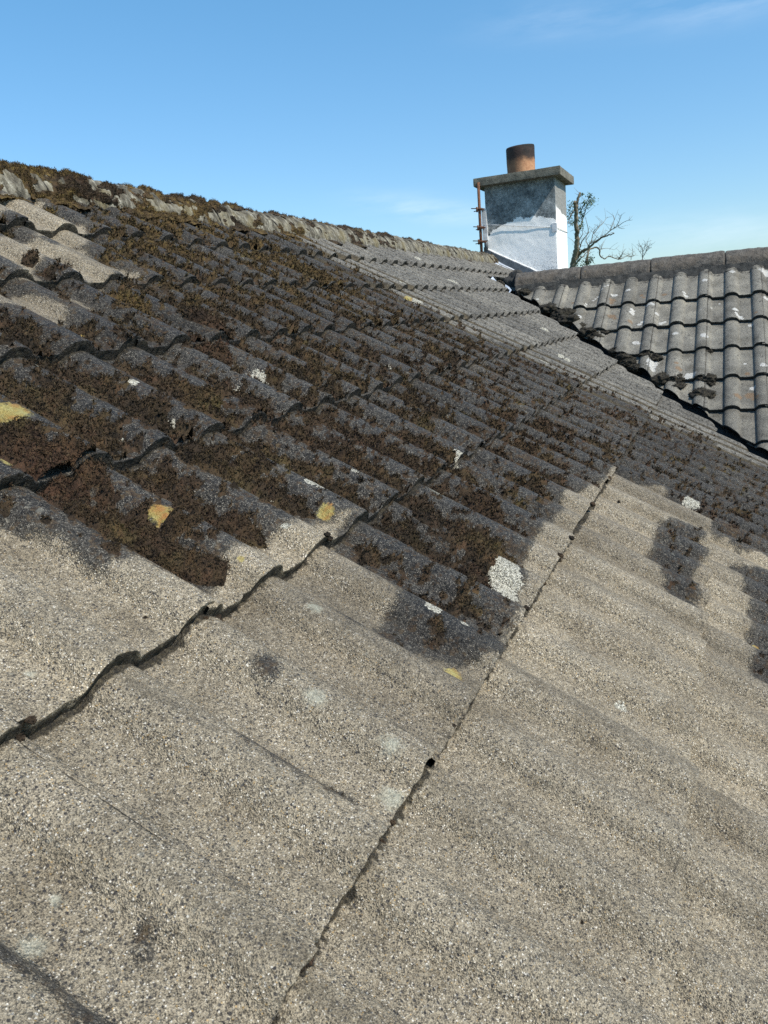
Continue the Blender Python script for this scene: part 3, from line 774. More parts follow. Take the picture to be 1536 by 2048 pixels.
# far slope behind the ridge and plain walls below
mb = MB()
A, S = np.meshgrid(np.linspace(-1.2, 8.4, 400), np.linspace(0, 3.6, 30))
Z = roll(A - FOOT) + STEP * (1 - np.mod(S, .306) / .306)
Y = 2.19 * CP + .004 + S * CP - Z * SP * -1 * 0 + Z * SP
ZW = 2.19 * SP - S * SP + Z * CP
mb.grid(np.stack([A, Y, ZW], -1)[:, ::-1])
o = mb.build('back_slope', M_TILE)
parent_keep(o, house)
mb = MB()
mb.box((-1.1, -1.0, -4.0), (8.3, -.9, -.66))
mb.box((-1.1, 4.75, -4.0), (8.3, 4.85, -.66))
mb.box((-1.1, -.9, -4.0), (-1.0, 4.75, -.66))
mb.box((8.2, -.9, -4.0), (8.3, 4.75, -.66))
o = mb.build('wall', M_WALL, smooth=False)
parent_keep(o, house)

# ------------------------------------------------------------------ ridge tiles
def ridge_tile_grid(L, half, leg, seed, thick=.016, mossy=0.0):
    """grid in local x (along), y (across), z"""
    nu = int(L / .006) + 1
    th = np.linspace(-1, 1, 44)
    ang = th * np.pi / 2
    U, TH = np.meshgrid(np.linspace(0, L, nu), ang)
    ry = half * np.sin(TH)
    rz = half * np.cos(TH) * .98
    nz = (fbm(U * 30 + seed * 3.1, TH * 4, seed=seed, o=4) - .5)
    nz2 = (fbm(U * 110 + seed, TH * 14, seed=seed + 5, o=2) - .5)
    d = nz * .010 + nz2 * .004 + mossy * np.clip(nz * 2.4, 0, 1) * .03
    e = np.clip(np.minimum(U, L - U) / .012, 0, 1)
    d = d - .004 * (1 - e) ** 2
    R = half + d
    P = np.stack([U, R * np.sin(TH), R * np.cos(TH) * .98 - .0], -1)
    return P, np.clip(1 - np.minimum(U, L - U) / .008, 0, 1), nu

def add_ridge(parent, mat, x0, x1, frame, half, n0=0, mossyf=None, lab=None):
    """frame: function of local (u, y, z) -> world matrix"""
    L = .45
    k = 0
    x = x0
    while x < x1 - .05:
        l = min(L, x1 - x)
        P, e, nu = ridge_tile_grid(l - .003, half, 0, n0 + k, mossy=(mossyf(x) if mossyf else 0))
        mb = MB()
        mb.grid(P, edge=e.ravel())
        # ends and the lower lips
        Pin = P * np.array([1, .86, .86])
        for cidx in (0, -1):
            G = np.stack([P[:, cidx], Pin[:, cidx]])
            mb.grid(G if cidx == 0 else G[::-1], edge=1.0)
        for ridx in (0, -1):
            G = np.stack([P[ridx], Pin[ridx]])
            mb.grid(G[::-1] if ridx == 0 else G, edge=1.0)
        o = mb.build('ridge_tile', mat)
        r = random.Random(k + n0)
        o.matrix_world = frame @ Matrix.Translation((x + .0015, 0, r.uniform(-.004, .004))) @ Matrix.Rotation(r.uniform(-.012, .012), 4, 'X') @ Matrix.Rotation(r.uniform(-.008, .008), 4, 'Z')
        parent_keep(o, parent)
        k += 1
        x += L

ZA = 2.19 * SP
FR1 = Matrix.Translation((0, 2.19 * CP, ZA - .056))
add_ridge(roof, M_RIDGE, -1.2, 8.3, FR1, .115, 0, lambda x: .25)
# mortar bedding under the ridge
def bedding(parent, x0, x1, frame, half, seed, name='mortar_bedding', drop=.05):
    mb = MB()
    nu = int((x1 - x0) / .01)
    U = np.linspace(x0, x1, nu)
    for sg in (-1, 1):
        rows = []
        for w in (0, .35, .7, 1):
            n = (fbm(U * 25, np.full(nu, w * 3 + sg * 5), seed=seed, o=3) - .5) * .022
            y = sg * (half * .93 + .006 + .022 * w + n * .6)
            z = .012 - drop * w - (abs(y) - half) * TP * w * .6 + n * .3
            rows.append(np.stack([U, y + 0 * U, z + 0 * U], -1))
        G = np.stack(rows)
        mb.grid(G if sg < 0 else G[::-1])
    o = mb.build(name, M_MORTAR)
    o.matrix_world = frame
    parent_keep(o, parent)
bedding(roof, -1.2, 8.3, FR1, .115, 3)

# ------------------------------------------------------------------ moss on the main roof (one mass nobody could count)
def moss_weight(t, s):
    d = dark_field(t, s)
    w = np.clip((d - .0) / .05, 0, 1)
    base = np.interp(t, [-.5, 1.6, 2.2, 2.8, 3.05, 3.2], [1.0, 1.0, .90, .74, .40, .0])
    low = np.clip((s - .26) / .12, 0, 1) * .9 + .1
    g = grey_field(t, s)
    base = base * np.clip(-g / .12, 0, 1)
    rgt = np.clip((t - 1.25) / .5, 0, 1) * np.clip((1.05 - s) / .35, 0, 1)
    base = base * (1 - .34 * rgt)
    return w * base * low

def surf(t, s):
    c = np.clip(np.floor(s / G1), -4, 6)
    return roll(t - FOOT) + STEP * (1 - (s - c * G1) / G1)

def worley(x, y, seed=0):
    ix, iy = np.floor(x), np.floor(y)
    d = np.full(np.shape(x), 9.0)
    for a in (-1, 0, 1):
        for c in (-1, 0, 1):
            jx, jy = ix + a, iy + c
            px = jx + hsh(jx, jy, jx * 0, seed); py = jy + hsh(jx, jy, jx * 0, seed + 3)
            d = np.minimum(d, np.hypot(px - x, py - y))
    return d

mt = [-.35]
while mt[-1] < 6.0:
    mt.append(mt[-1] + .0036 * (1 + .55 * max(0, mt[-1])))
mt = np.array(mt)
ms = [-.36]
while ms[-1] < 2.12:
    ms.append(ms[-1] + .0042 * (1 + .35 * max(0, ms[-1] - .28)))
ms = np.array(ms)
T, S = np.meshgrid(mt, ms)
cut_ = np.maximum(spots(T, S, PALE), spots(T, S, YEL))
Wm = moss_weight(T, S) * np.clip(1.6 - 2.4 * np.maximum(spots(T, S, PALE), spots(T, S, YEL)), 0, 1)
u = np.mod(T - FOOT, PITCH)
cen = (RW + PITCH) / 2
# distance from the pan's middle, the moss favours the far side of each roll
pd = np.abs(np.mod(T - FOOT - RW - (PITCH - RW) * .5 + PITCH / 2, PITCH) - PITCH / 2)
panw = np.clip(1.28 - pd / (PITCH - RW) * 1.45, -.5, 1)
sl = np.mod(S, G1) / G1
nb_ = fbm(T * 7, S * 5, seed=21, o=4)
nm_ = fbm(T * 26, S * 20, seed=22, o=4)
up = np.clip((S - 1.35) / .4, 0, 1) * np.clip((T - .95) / .35, 0, 1) * np.clip((3.1 - T) / .8, 0, 1)
nq_ = fbm(T * 75, S * 75, seed=23, o=3)
amt = panw * .95 + up * .06 + (nb_ - .5) * 2.0 + (nm_ - .5) * 1.8 + (nq_ - .5) * 2.4 - .45 + .10 * np.clip((1.2 - T) / .5, 0, 1)
amt = amt + .10 * np.clip((.22 - sl) / .2, 0, 1) - .55 * np.clip((sl - .93) / .04, 0, 1) - .35 * np.clip((.05 - sl) / .03, 0, 1)
thick = np.clip(amt, -1, 1.1) * (.011 + .011 * np.clip(nm_ * 2.6 - .9, 0, 1)) * Wm - .0034
wx = (fbm(T * 60, S * 60, seed=71, o=2) - .5) * .7
dome = np.sqrt(np.clip(1 - (worley(T * 46 + wx, S * 46 - wx, 5) / .78) ** 2, 0, 1))
thick = np.where(thick > 0, thick * (.10 + 1.55 * dome ** 1.3), thick)
crumb = np.clip((fbm(T * 62, S * 62, seed=81, o=3) + (nb_ - .5) * .25 - .672) * .12, 0, .007)
dk_ = np.clip(dark_field(T, S) / .05, 0, 1) * np.clip(-grey_field(T, S) / .12 + .2, 0, 1) * (cut_ < .4)
thick = np.maximum(thick, np.where(crumb * dk_ > .0007, crumb * dk_ - .0006, -.005))
for cx, cy, cr, ch in CLUMP:
    dd = np.hypot(T - cx, (S - cy) * .85) / cr
    dd = dd + (fbm(T * 38, S * 38, seed=31, o=3) - .5) * .5
    thick = np.maximum(thick, ch * np.power(np.clip(1 - dd * dd, 0, 1), .6) * (.55 + .6 * dome) - .003)
# small cushions on the lower ends of the rolls
hf = fbm(T * 95, S * 95, seed=41, o=3) - .5
hg = np.abs(fbm(T * 210, S * 210, seed=42, o=2) - .5)
on = np.clip((thick + .001) / .004, 0, 1)
thick = thick + on * (hf * .022 - hg * .014)
fall = np.zeros_like(T)
cut_ = np.maximum(spots(T, S, PALE), spots(T, S, YEL))
thick = np.where(cut_ > .5, -.004, thick)
Z = surf(T, S) + thick
# hang the moss over each step instead of following it sharply
P = np.stack([T, S, Z], -1)
keep = (thick > -.0022)
cs = np.floor(S / G1)
stepx = (cs[1:, 1:] != cs[:-1, 1:])
fm = keep[:-1, :-1] | keep[1:, :-1] | keep[:-1, 1:] | keep[1:, 1:]
fm &= ~stepx
olive = np.clip((S - 1.42 + (nb_ - .5) * 2.2) / .6, 0, 1) * np.clip((T - 1.0) / .5, 0, 1) * .55 + .2 * np.clip((nm_ - .58) * 8, 0, 1)
for cx, cy in ((1.06, 1.42), (1.4, 1.98)):
    olive = np.maximum(olive, np.clip(1.4 - np.hypot(T - cx, S - cy) / .07, 0, 1))
red = np.clip((fbm(T * 5, S * 5, seed=51, o=3) - .52) * 7, 0, 1) * np.clip(1.5 - S, 0, 1) * .35
for cx, cy in ((1.13, 1.2), (.34, .93)):
    red = np.maximum(red, np.clip(1.3 - np.hypot(T - cx, S - cy) / .09, 0, 1))
mb = MB()
mb.grid(P, fm, olive=olive.ravel(), red=red.ravel(), tint=0.0)
# tufts: small pointed leaves standing out of the mats
dist2 = (T + .483) ** 2 + (S - .296) ** 2 + .33
prob = (thick > .0012) * (.15 + dome) * np.gradient(mt)[None, :] * np.gradient(ms)[:, None] / dist2
pf = prob.ravel() / prob.sum()
NTUFT = 360000
ids = rng.choice(pf.size, NTUFT, p=pf)
bx = P.reshape(-1, 3)[ids] + rng.normal(0, .0015, (NTUFT, 3))
ds_ = np.sqrt(dist2.ravel()[ids])
sz = (.0022 + .0030 * rng.random(NTUFT)) * np.clip(ds_ / 1.1, .75, 2.6)
dr = rng.normal(0, .75, (NTUFT, 3)); dr[:, 2] = np.abs(dr[:, 2]) * .7 + .5
dr /= np.linalg.norm(dr, axis=1)[:, None]
sdv = np.cross(dr, rng.normal(0, 1, (NTUFT, 3)))
sdv /= np.linalg.norm(sdv, axis=1)[:, None]
tri = np.stack([bx - sdv * (sz * .22)[:, None], bx + sdv * (sz * .22)[:, None], bx + dr * sz[:, None]], 1).reshape(-1, 3)
tn = rng.random(NTUFT) ** 2
mb.add(tri, None, np.arange(NTUFT * 3).reshape(-1, 3), olive=np.repeat(olive.ravel()[ids], 3), red=np.repeat(red.ravel()[ids], 3),
       tint=np.stack([tn * .2, tn * .2, tn], 1).ravel())

def lump(c, r, flat, seed, n=18, ax=None):
    """a cushion of moss: local xyz, squashed along z"""
    th, ph = np.meshgrid(np.linspace(0, np.pi, n), np.linspace(0, 2 * np.pi, 2 * n))
    d = np.stack([np.sin(th) * np.cos(ph), np.sin(th) * np.sin(ph), np.cos(th)], -1)
    rr = 1 + (fbm(d[..., 0] * 2.3 + seed, d[..., 1] * 2.3, d[..., 2] * 2.3, seed=seed, o=4) - .5) * 1.0
    rr[-1] = rr[0]
    rr[:, 0] = rr[0, 0]; rr[:, -1] = rr[0, -1]
    e = np.array([1, 1, flat]) if ax is None else np.array(ax)
    return np.array(c) + d * rr[..., None] * r * e

# the mat on the ridge, thick at the near end and thinning towards the chimney
rx = [.75]
while rx[-1] < 6.7:
    rx.append(rx[-1] + .0045 * (1 + .35 * rx[-1]))
rx = np.array(rx)
ra = np.linspace(-1.75, .75, 78)
X, AN = np.meshgrid(rx, ra)
n1 = fbm(X * 6, AN * 1.3 + 5, seed=61, o=4)
n2 = fbm(X * 26, AN * 3.4, seed=62, o=4)
n3 = fbm(X * 90, AN * 11, seed=63, o=3) - .5
cov = np.interp(X, [.7, 1.4, 2.2, 3.2, 4.5, 6.6], [.30, .42, .36, .20, .08, .02])
cov = cov + np.where(AN > -.35, .10, 0) + np.where(AN < -1.25, .10, 0) * (X < 3.2)
am = (n1 - .5) * 1.6 + (n2 - .5) * 2.0 + cov - .40
dm_ = np.sqrt(np.clip(1 - (worley(X * 34, AN * 4.2, 8) / .8) ** 2, 0, 1))
th_ = np.clip(am, -1, .75) * .030 * (.45 + .8 * dm_) * np.interp(X, [.7, 2.4, 6], [.62, .62, .45]) - .002
on = np.clip(th_ / .003, 0, 1)
th_ = th_ + on * n3 * .014
RR = .115 + .002 + th_
YW = 2.19 * CP + RR * np.sin(np.maximum(AN, -1.5708)); ZW2 = ZA - .052 + RR * .98 * np.cos(np.maximum(AN, -1.5708))
bel = np.clip(-1.5708 - AN, 0, 1)
YW = YW - bel * .30; ZW2 = np.where(bel > 0, YW * TP + STEP + .012 + th_, ZW2)
Pr = np.stack([X, YW * CP + ZW2 * SP, -YW * SP + ZW2 * CP], -1)
kp = th_ > -.0015
fr = kp[:-1, :-1] | kp[1:, :-1] | kp[:-1, 1:] | kp[1:, 1:]
ol = np.clip((fbm(X * 4, AN * 2, seed=64, o=3) - .38) * 5, 0, 1) * np.interp(X, [0, 3.4, 4.6], [1, .8, .35])
mb.grid(Pr, fr, olive=ol.ravel(), red=0.0, tint=0.0)
pr = ((th_ > .001) / (X + .6) ** 1.2).ravel(); pr = pr / pr.sum()
NR = 70000
ids = rng.choice(pr.size, NR, p=pr)
bx = Pr.reshape(-1, 3)[ids] + rng.normal(0, .002, (NR, 3))
an = AN.ravel()[ids]
nrm = np.stack([0 * an, np.sin(an) * CP + np.cos(an) * SP, -np.sin(an) * SP + np.cos(an) * CP], -1)
dr = rng.normal(0, .6, (NR, 3)) + nrm
dr /= np.linalg.norm(dr, axis=1)[:, None]
sdv = np.cross(dr, rng.normal(0, 1, (NR, 3))); sdv /= np.linalg.norm(sdv, axis=1)[:, None]
sz = rng.uniform(.003, .0065, NR)
tri = np.stack([bx - sdv * (sz * .2)[:, None], bx + sdv * (sz * .2)[:, None], bx + dr * sz[:, None]], 1).reshape(-1, 3)
tn = rng.random(NR) ** 2
mb.add(tri, None, np.arange(NR * 3).reshape(-1, 3), olive=np.repeat(ol.ravel()[ids], 3), red=0.0, tint=np.stack([tn * .2, tn * .2, tn], 1).ravel())
for i, (cx, cy, r) in enumerate(CRUMB):
    r *= .72
    for sc_ in (0, 1, 2):
        if abs(cy - sc_ * G1) < .05 and i not in (23, 24, 25, 26, 27, 28, 29):
            cy = sc_ * G1 - .002 + .004 * random.random()
    zz_ = float(surf(np.array(cx), np.array(cy)))
    G = lump((cx, cy, zz_), r, .6, 300 + i, n=14, ax=(1.2, .9, .6))
    G = G + (rng.random(G.shape) - .5) * r * .25
    G[:, -1] = G[:, 0]; G[0] = G[0, :1]; G[-1] = G[-1, :1]
    mb.grid(G, olive=0.0, red=0.0, tint=0.0)
moss = mb.build('moss', M_MOSS)
rot_roof(moss)
tag(moss, 'brown, rust red and olive moss growing in the tile troughs and along the ridge', 'moss', kind='stuff')

# ------------------------------------------------------------------ the wing, a second roof meeting the first in a valley
wing = empty('house', (5.27, -2.0, -4.0))
WORLD[wing.name] = Matrix.Translation((5.27, -2.0, -4.0))
tag(wing, 'clean grey double roll tile roof with a brown rounded ridge, across the dark valley', 'house')
WF = Matrix(((0, CP, -SP, 5.238), (-1, 0, 0, .404), (0, SP, CP, .789), (0, 0, 0, 1)))
G2 = .2752
FOOT2 = 0.0
SEAM2 = .0585
def wing_clamp(s, s2):
    s2 = np.asarray(s2, float)
    jag = (vn(s2 * 9, s2 * 0 + 3.3, seed=77) - .5) * .05
    return -.909 - .857 * s2 + .075 + jag, 9.0
def wfield(A, S):
    z = np.zeros_like(A)
    return dict(pale=spots(A, S, W2), yel=spots(A, S, O2), wash=z, pan=z, dark=z, grey=z)
mb = MB()
def wtiles(courses):
    tiles(mb, -1.2, 2.6, courses, G2, FOOT2, SEAM2, wing_clamp, wfield, lambda a: .005, lambda a: .007, top=.18, jit=1.2, seed=4)
wtiles(range(-9, 0))
wroof = mb.build('roof', M_WING)
wroof.matrix_world = WF @ Matrix.Translation((0, 0, -.012))
parent_keep(wroof, wing)
ZW_ = .789 + .187 * SP
XW_ = 5.238 + .187 * CP
FR2 = Matrix(((0, 1, 0, XW_), (-1, 0, 0, 0), (0, 0, 1, ZW_ - .052), (0, 0, 0, 1)))
add_ridge(wroof, M_RIDGE2, -1.300, 2.9, FR2, .101, 60)
bedding(wroof, -1.29, 2.9, FR2, .106, 9)
# rounded mortar plug at the ridge end
mb = MB()
P = lump((0, 0, 0), .1, 1, 44, n=20, ax=(.35, 1.0, 1.0))
mb.grid(P)
o = mb.build('mortar_plug', M_MORTAR)
o.matrix_world = Matrix.Translation((XW_, 1.285, ZW_ - .045))
parent_keep(o, wroof)
# far slope and walls of the wing
mb = MB()
A, S = np.meshgrid(np.linspace(-1.46, 2.6, 200), np.linspace(0, 3.2, 30))
Z = roll(A) + STEP * (1 - np.mod(S, .275) / .275)
mb.grid(np.stack([XW_ + .006 + S * CP + Z * SP, -A, ZW_ - S * SP + Z * CP], -1))
o = mb.build('back_slope', M_WING)
parent_keep(o, wing)
mb = MB()
mb.box((3.6, -2.9, -4.0), (3.7, -1.0, -.45))
mb.box((3.7, -2.9, -4.0), (7.3, -2.8, -.45))
mb.box((7.2, -2.8, -4.0), (7.3, -.9, -.45))
v = [(3.6, -2.85, -.45), (7.3, -2.85, -.45), (XW_, -2.85, ZW_ - .06)]
mb.add(v, None, [[0, 1, 2]])
o = mb.build('wall', M_WALL, smooth=False)
parent_keep(o, wing)

# valley lining: a trough of dark sheet below both tile edges
mb = MB()
ys = np.linspace(-2.0, 1.48, 160)
rows = []
for w in (-1.2, -.9, -.6, -.3, 0, .3, .6, .9, 1.2):
    # w<0: on the main slope, w>0: on the wing slope
    off = -.055 - .01 * (1 - abs(w))
    q = w * .2
    if w <= 0:
        x = ys + 3.925 + q; y = ys.copy(); z = y * TP
        x, y, z = x, y - off * -SP * -1 * 0, z
        y = y + 0; z = z + off / CP
    else:
        x = ys + 3.925; y = ys - q; z = ys * TP + off / CP
    rows.append(np.stack([x, y, z + (fbm(ys * 9, np.full(len(ys), w * 3 + 4), seed=2, o=3) - .5) * .012], -1))
mb.grid(np.stack(rows)[:, ::-1])
o = mb.build('valley_gutter', M_LINING)
parent_keep(o, wing)

# white washed lead at the head of the valley
mb = MB()
G = []
for w in np.linspace(0, 1, 8):
    G.append([(5.12 + .16 * w, 1.30 + .17 * w, (1.30 + .17 * w) * TP + .005 + .03 * h_ + .012 * math.sin(w * 7)) for h_ in np.linspace(0, 1, 5)])
G = np.array(G)
G[..., 0] += np.linspace(0, .10, 5)[None, :]
mb.grid(G)
o = mb.build('lead_saddle', M_LEADW)
parent_keep(o, wroof)

# moss cushions along the cut edge of the wing: each can be pulled off by hand
ORD = ('topmost second third fourth fifth sixth seventh eighth ninth tenth eleventh twelfth thirteenth fourteenth fifteenth sixteenth seventeenth eighteenth nineteenth twentieth twenty-first twenty-second twenty-third twenty-fourth twenty-fifth twenty-sixth').split()
CL2.sort(key=lambda q: -q[2])
del CL2[26:]
for i, (x, y, z, r) in enumerate(CL2):
    r = r * 1.25
    mb = MB()
    rr = random.Random(i)
    P = lump((0, 0, 0), r, .7, 100 + i, n=26, ax=(1.5, 1.25, .75))
    P += ((fbm(P[..., 0] * 120, P[..., 1] * 120, P[..., 2] * 120, seed=i, o=3) - .5) * .25 * r)[..., None]
    P[-1] = P[0]
    mb.grid(P)
    nt_ = 500
    th = rng.normal(0, 1, (nt_, 3)); th /= np.linalg.norm(th, axis=1)[:, None]
    pid = rng.integers(0, P.shape[0] * P.shape[1], nt_)
    b = P.reshape(-1, 3)[pid]
    dn = b / (np.linalg.norm(b, axis=1)[:, None] + 1e-9) + th * .6
    dn /= np.linalg.norm(dn, axis=1)[:, None]
    sv = np.cross(dn, th); sv /= np.linalg.norm(sv, axis=1)[:, None] + 1e-9
    L_ = .006 + .008 * rng.random(nt_)
    tri = np.stack([b - sv * .0012, b + sv * .0012, b + dn * L_[:, None]], 1).reshape(-1, 3)
    mb.add(tri, None, np.arange(nt_ * 3).reshape(-1, 3))
    o = mb.build('moss_clump', M_DMOSS)
    o.matrix_world = Matrix.Translation((x, y, z)) @ Matrix.Rotation(rr.uniform(0, 6), 4, 'Z')
    tag(o, ('small' if r < .036 else 'broad') + ' dark moss clump on the valley edge of the grey roof, ' + (ORD[i] if i == 0 else ORD[i] + ' from the top'), 'moss clump', 'dark moss clumps along the valley')

# ------------------------------------------------------------------ chimney
X0, X1, Y0, Y1 = 6.80, 7.335, 1.268, 1.870
mb = MB()
def face(p00, p10, p01, nu, nv, nrm, seed):
    p00, p10, p01 = map(np.array, (p00, p10, p01))
    U, V = np.meshgrid(np.linspace(0, 1, nu), np.linspace(0, 1, nv))
    P = p00 + U[..., None] * (p10 - p00) + V[..., None] * (p01 - p00)
    ed = np.minimum(np.minimum(U, 1 - U) * nu, np.minimum(V, 1 - V) * nv).clip(0, 1)
    d = (fbm(P[..., 0] * 9 + P[..., 1] * 9, P[..., 2] * 9, seed=seed, o=5) - .5) * .008 * ed
    return P + d[..., None] * np.array(nrm)
zb, zt = .5, 1.747
mb.grid(face((X0, Y1, zb), (X0, Y0, zb), (X0, Y1, zt), 70, 130, (-1, 0, 0), 1))
mb.grid(face((X0, Y0, zb), (X1, Y0, zb), (X0, Y0, zt), 60, 130, (0, -1, 0), 2))
mb.grid(face((X1, Y0, zb), (X1, Y1, zb), (X1, Y0, zt), 30, 60, (1, 0, 0), 3))
mb.grid(face((X1, Y1, zb), (X0, Y1, zb), (X1, Y1, zt), 30, 60, (0, 1, 0), 4))
chim = mb.build('chimney', M_STACK)
WORLD[chim.name] = Matrix.Identity(4)
parent_keep(chim, house)
chim['label'] = 'white painted chimney stack with grey weathered upper render'
# concrete slab
def rough_box(lo, hi, n, amp, seed):
    m = MB()
    lo, hi = np.array(lo), np.array(hi)
    def push(P):
        c = (lo + hi) / 2; h = (hi - lo) / 2
        q = (P - c) / h
        # rounded arrises and worn surface
        r = .005
        inner = np.clip(P, lo + r, hi - r)
        d = P - inner
        L = np.linalg.norm(d, axis=-1, keepdims=True)
        P = np.where(L > 1e-9, inner + d / np.maximum(L, 1e-9) * np.minimum(L, r), P)
        nz = (fbm(P[..., 0] * 14, P[..., 1] * 14, P[..., 2] * 14, seed=seed, o=5) - .5)
        return P + (q / (np.linalg.norm(q, axis=-1, keepdims=True) + 1e-9)) * nz[..., None] * amp
    ax = [(0, 1, 2), (1, 2, 0), (2, 0, 1)]
    for a, b, c in ax:
        for sgn in (0, 1):
            na = max(6, int((hi[a] - lo[a]) / .01)); nb2 = max(6, int((hi[b] - lo[b]) / .01))
            U, V = np.meshgrid(np.linspace(lo[a], hi[a], na), np.linspace(lo[b], hi[b], nb2))
            P = np.zeros(U.shape + (3,))
            P[..., a] = U; P[..., b] = V; P[..., c] = hi[c] if sgn else lo[c]
            P = push(P)
            m.grid(P if sgn else P[:, ::-1])
    return m
o = rough_box((X0 - .080, Y0 - .062, 1.742), (X1 + .085, Y1 + .075, 1.810), 10, .008, 5).build('cap_slab', M_SLAB)
parent_keep(o, chim)
# flue pot, hollow
mb = MB()
zz = np.array([0, .03, .08, .14, .20, .25, .262, .262, .25, .15, .02])
rr = np.array([.119, .120, .121, .122, .1225, .1225, .119, .108, .104, .104, .104])
th = np.linspace(0, 2 * np.pi, 72)
TH, ZZ = np.meshgrid(th, zz)
RR = rr[:, None] + (fbm(np.cos(TH) * 4, np.sin(TH) * 4, ZZ * 20, seed=3, o=3) - .5) * .004
RR[:, -1] = RR[:, 0]
mb.grid(np.stack([RR * np.cos(TH), RR * np.sin(TH), ZZ + .006 * np.cos(TH * 1 + .7) * (ZZ > .2)], -1))
pot = mb.build('chimney_pot', M_POT)
pot.matrix_world = Matrix.Translation((7.075, 1.604, 1.804))
parent_keep(pot, chim)
# mortar flaunching round the pot
mb = MB()
th = np.linspace(0, 2 * np.pi, 60)
G = np.stack([np.stack([r_ * np.cos(th), r_ * np.sin(th), np.full(60, z_) + (vn(np.cos(th) * 5 + 9, np.sin(th) * 5, seed=4) - .5) * .008], -1) for r_, z_ in ((.20, -.004), (.165, .006), (.135, .02), (.118, .03))])
mb.grid(G)
o = mb.build('mortar_flaunching', M_SLAB)
o.matrix_world = Matrix.Translation((7.075, 1.604, 1.808))
parent_keep(o, chim)
# lead flashing: upstand on the stack and flange on the tiles
def slope_z(y):
    return y * TP
mb = MB()
ys = np.linspace(Y1 + .03, Y0 - .02, 60)
top_z = 1.222 + (ys - 1.866) * .533
wob = (fbm(ys * 20, ys * 0 + 2, seed=6, o=3) - .5) * .008
rows = [np.stack([np.full(60, X0 - .010) - w * .004, ys, (slope_z(ys) + .02) * (1 - w) + (top_z + wob) * w], -1) for w in np.linspace(0, 1, 6)]
mb.grid(np.stack(rows)[:, :], )
o = mb.build('lead_flashing', M_LEAD)
parent_keep(o, chim)
mb = MB()
rows = [np.stack([np.full(60, X0 - .014) + (0.004 * (k_ % 2)), ys, top_z + wob + dz_], -1) for k_, dz_ in enumerate((-.006, .007))]
rows += [np.stack([np.full(60, X0 + .002), ys, top_z + wob + .009], -1)]
mb.grid(np.stack(rows))
o = mb.build('mortar_fillet', M_WHITE)
parent_keep(o, chim)
mb = MB()
U, V = np.meshgrid(np.linspace(-.20, .0, 20), np.linspace(Y1 + .02, 1.44, 50))
Zf = slope_z(V) + .034 + (fbm(U * 14, V * 14, seed=12, o=3) - .5) * .02 + np.clip(U + .05, 0, 1) * .3
mb.grid(np.stack([X0 - .008 + U, V, Zf], -1)[::-1])
o = mb.build('apron', M_LEADW)
parent_keep(o, chim)
# tie wire round the stack
mb = MB()
pts = [(X0 - .030, Y1 + .012, 1.428), (X0 - .018, 1.80, 1.420), (X0 - .012, 1.6, 1.388), (X0 - .006, 1.40, 1.358), (X0 - .004, Y0 + .004, 1.338), (X0 + .004, Y0 - .005, 1.337), (7.07, Y0 - .005, 1.334), (X1, Y0 - .005, 1.331), (X1 + .005, Y0, 1.331), (X1 + .006, Y1, 1.36), (X1, Y1 + .006, 1.36), (X0, Y1 + .008, 1.425)]
mb.tube(pts, .0026, n=6)
wire = mb.build('tie_wire', M_WHITE)
parent_keep(wire, chim)
for yy, zz_ in ((Y0 + .004, 1.338),):
    mb = MB()
    mb.box((X0 - .009, yy - .01, zz_ - .035), (X0 + .02, yy + .03, zz_ + .035))
    o = mb.build('corner_guard', M_WHITE, smooth=False)
    parent_keep(o, chim)
mb = MB()
mb.box((X0 - .03, Y1 - .012, 1.30), (X0 + .03, Y1 + .028, 1.555))
o = mb.build('cable_cover', M_WHITE, smooth=False)
parent_keep(o, chim)
mb = MB()
mb.tube([(X0 - .008, Y1 + .008, 1.22), (X0 - .008, Y1 + .008, 1.30)], .017, n=12)
o = mb.build('conduit', M_LEAD)
parent_keep(o, chim)

# ------------------------------------------------------------------ rusty mast
PX, PY = 6.715, 1.902
mast = empty('aerial_mast', (PX, PY, 1.10))
WORLD[mast.name] = Matrix.Translation((PX, PY, 1.10))
tag(mast, 'thin rusty steel pole with clamps standing beside the white chimney', 'aerial mast')
mb = MB()
mb.tube([(PX, PY, 1.085), (PX - .001, PY - .001, 1.4), (PX, PY - .004, 1.772)], .0125, n=14)
o = mb.build('pole', M_RUST)
parent_keep(o, mast)
for i, (zz_, w_) in enumerate(((1.558, .055), (1.408, .045), (1.292, .055))):
    mb = MB()
    mb.box((PX - .02, PY - .028, zz_ - .010), (PX + .022, PY + .020, zz_ + .004))
    mb.tube([(PX - .016, PY + w_ + .012, zz_ + .010), (PX - .016, PY + .02, zz_ + .004), (PX - .016, PY - .03, zz_ - .002), (PX - .014, PY - .055, zz_ - .008)], .0042, n=6)
    mb.tube([(PX - .016, PY + w_ - .01, zz_ - .018), (PX - .016, PY + .012, zz_ - .014), (PX - .014, PY - .042, zz_ - .014)], .0038, n=6)
    mb.tube([(PX, PY - .01, zz_), (PX + .05, PY - .018, zz_ - .004), (X0 + .005, PY - .03, zz_ - .01)], .006, n=6)
    mb.tube([(PX - .016, PY + .016, zz_ - .026), (PX - .016, PY + .016, zz_ + .016)], .008, n=6)
    o = mb.build('clamp', M_RUST)
    parent_keep(o, mast)

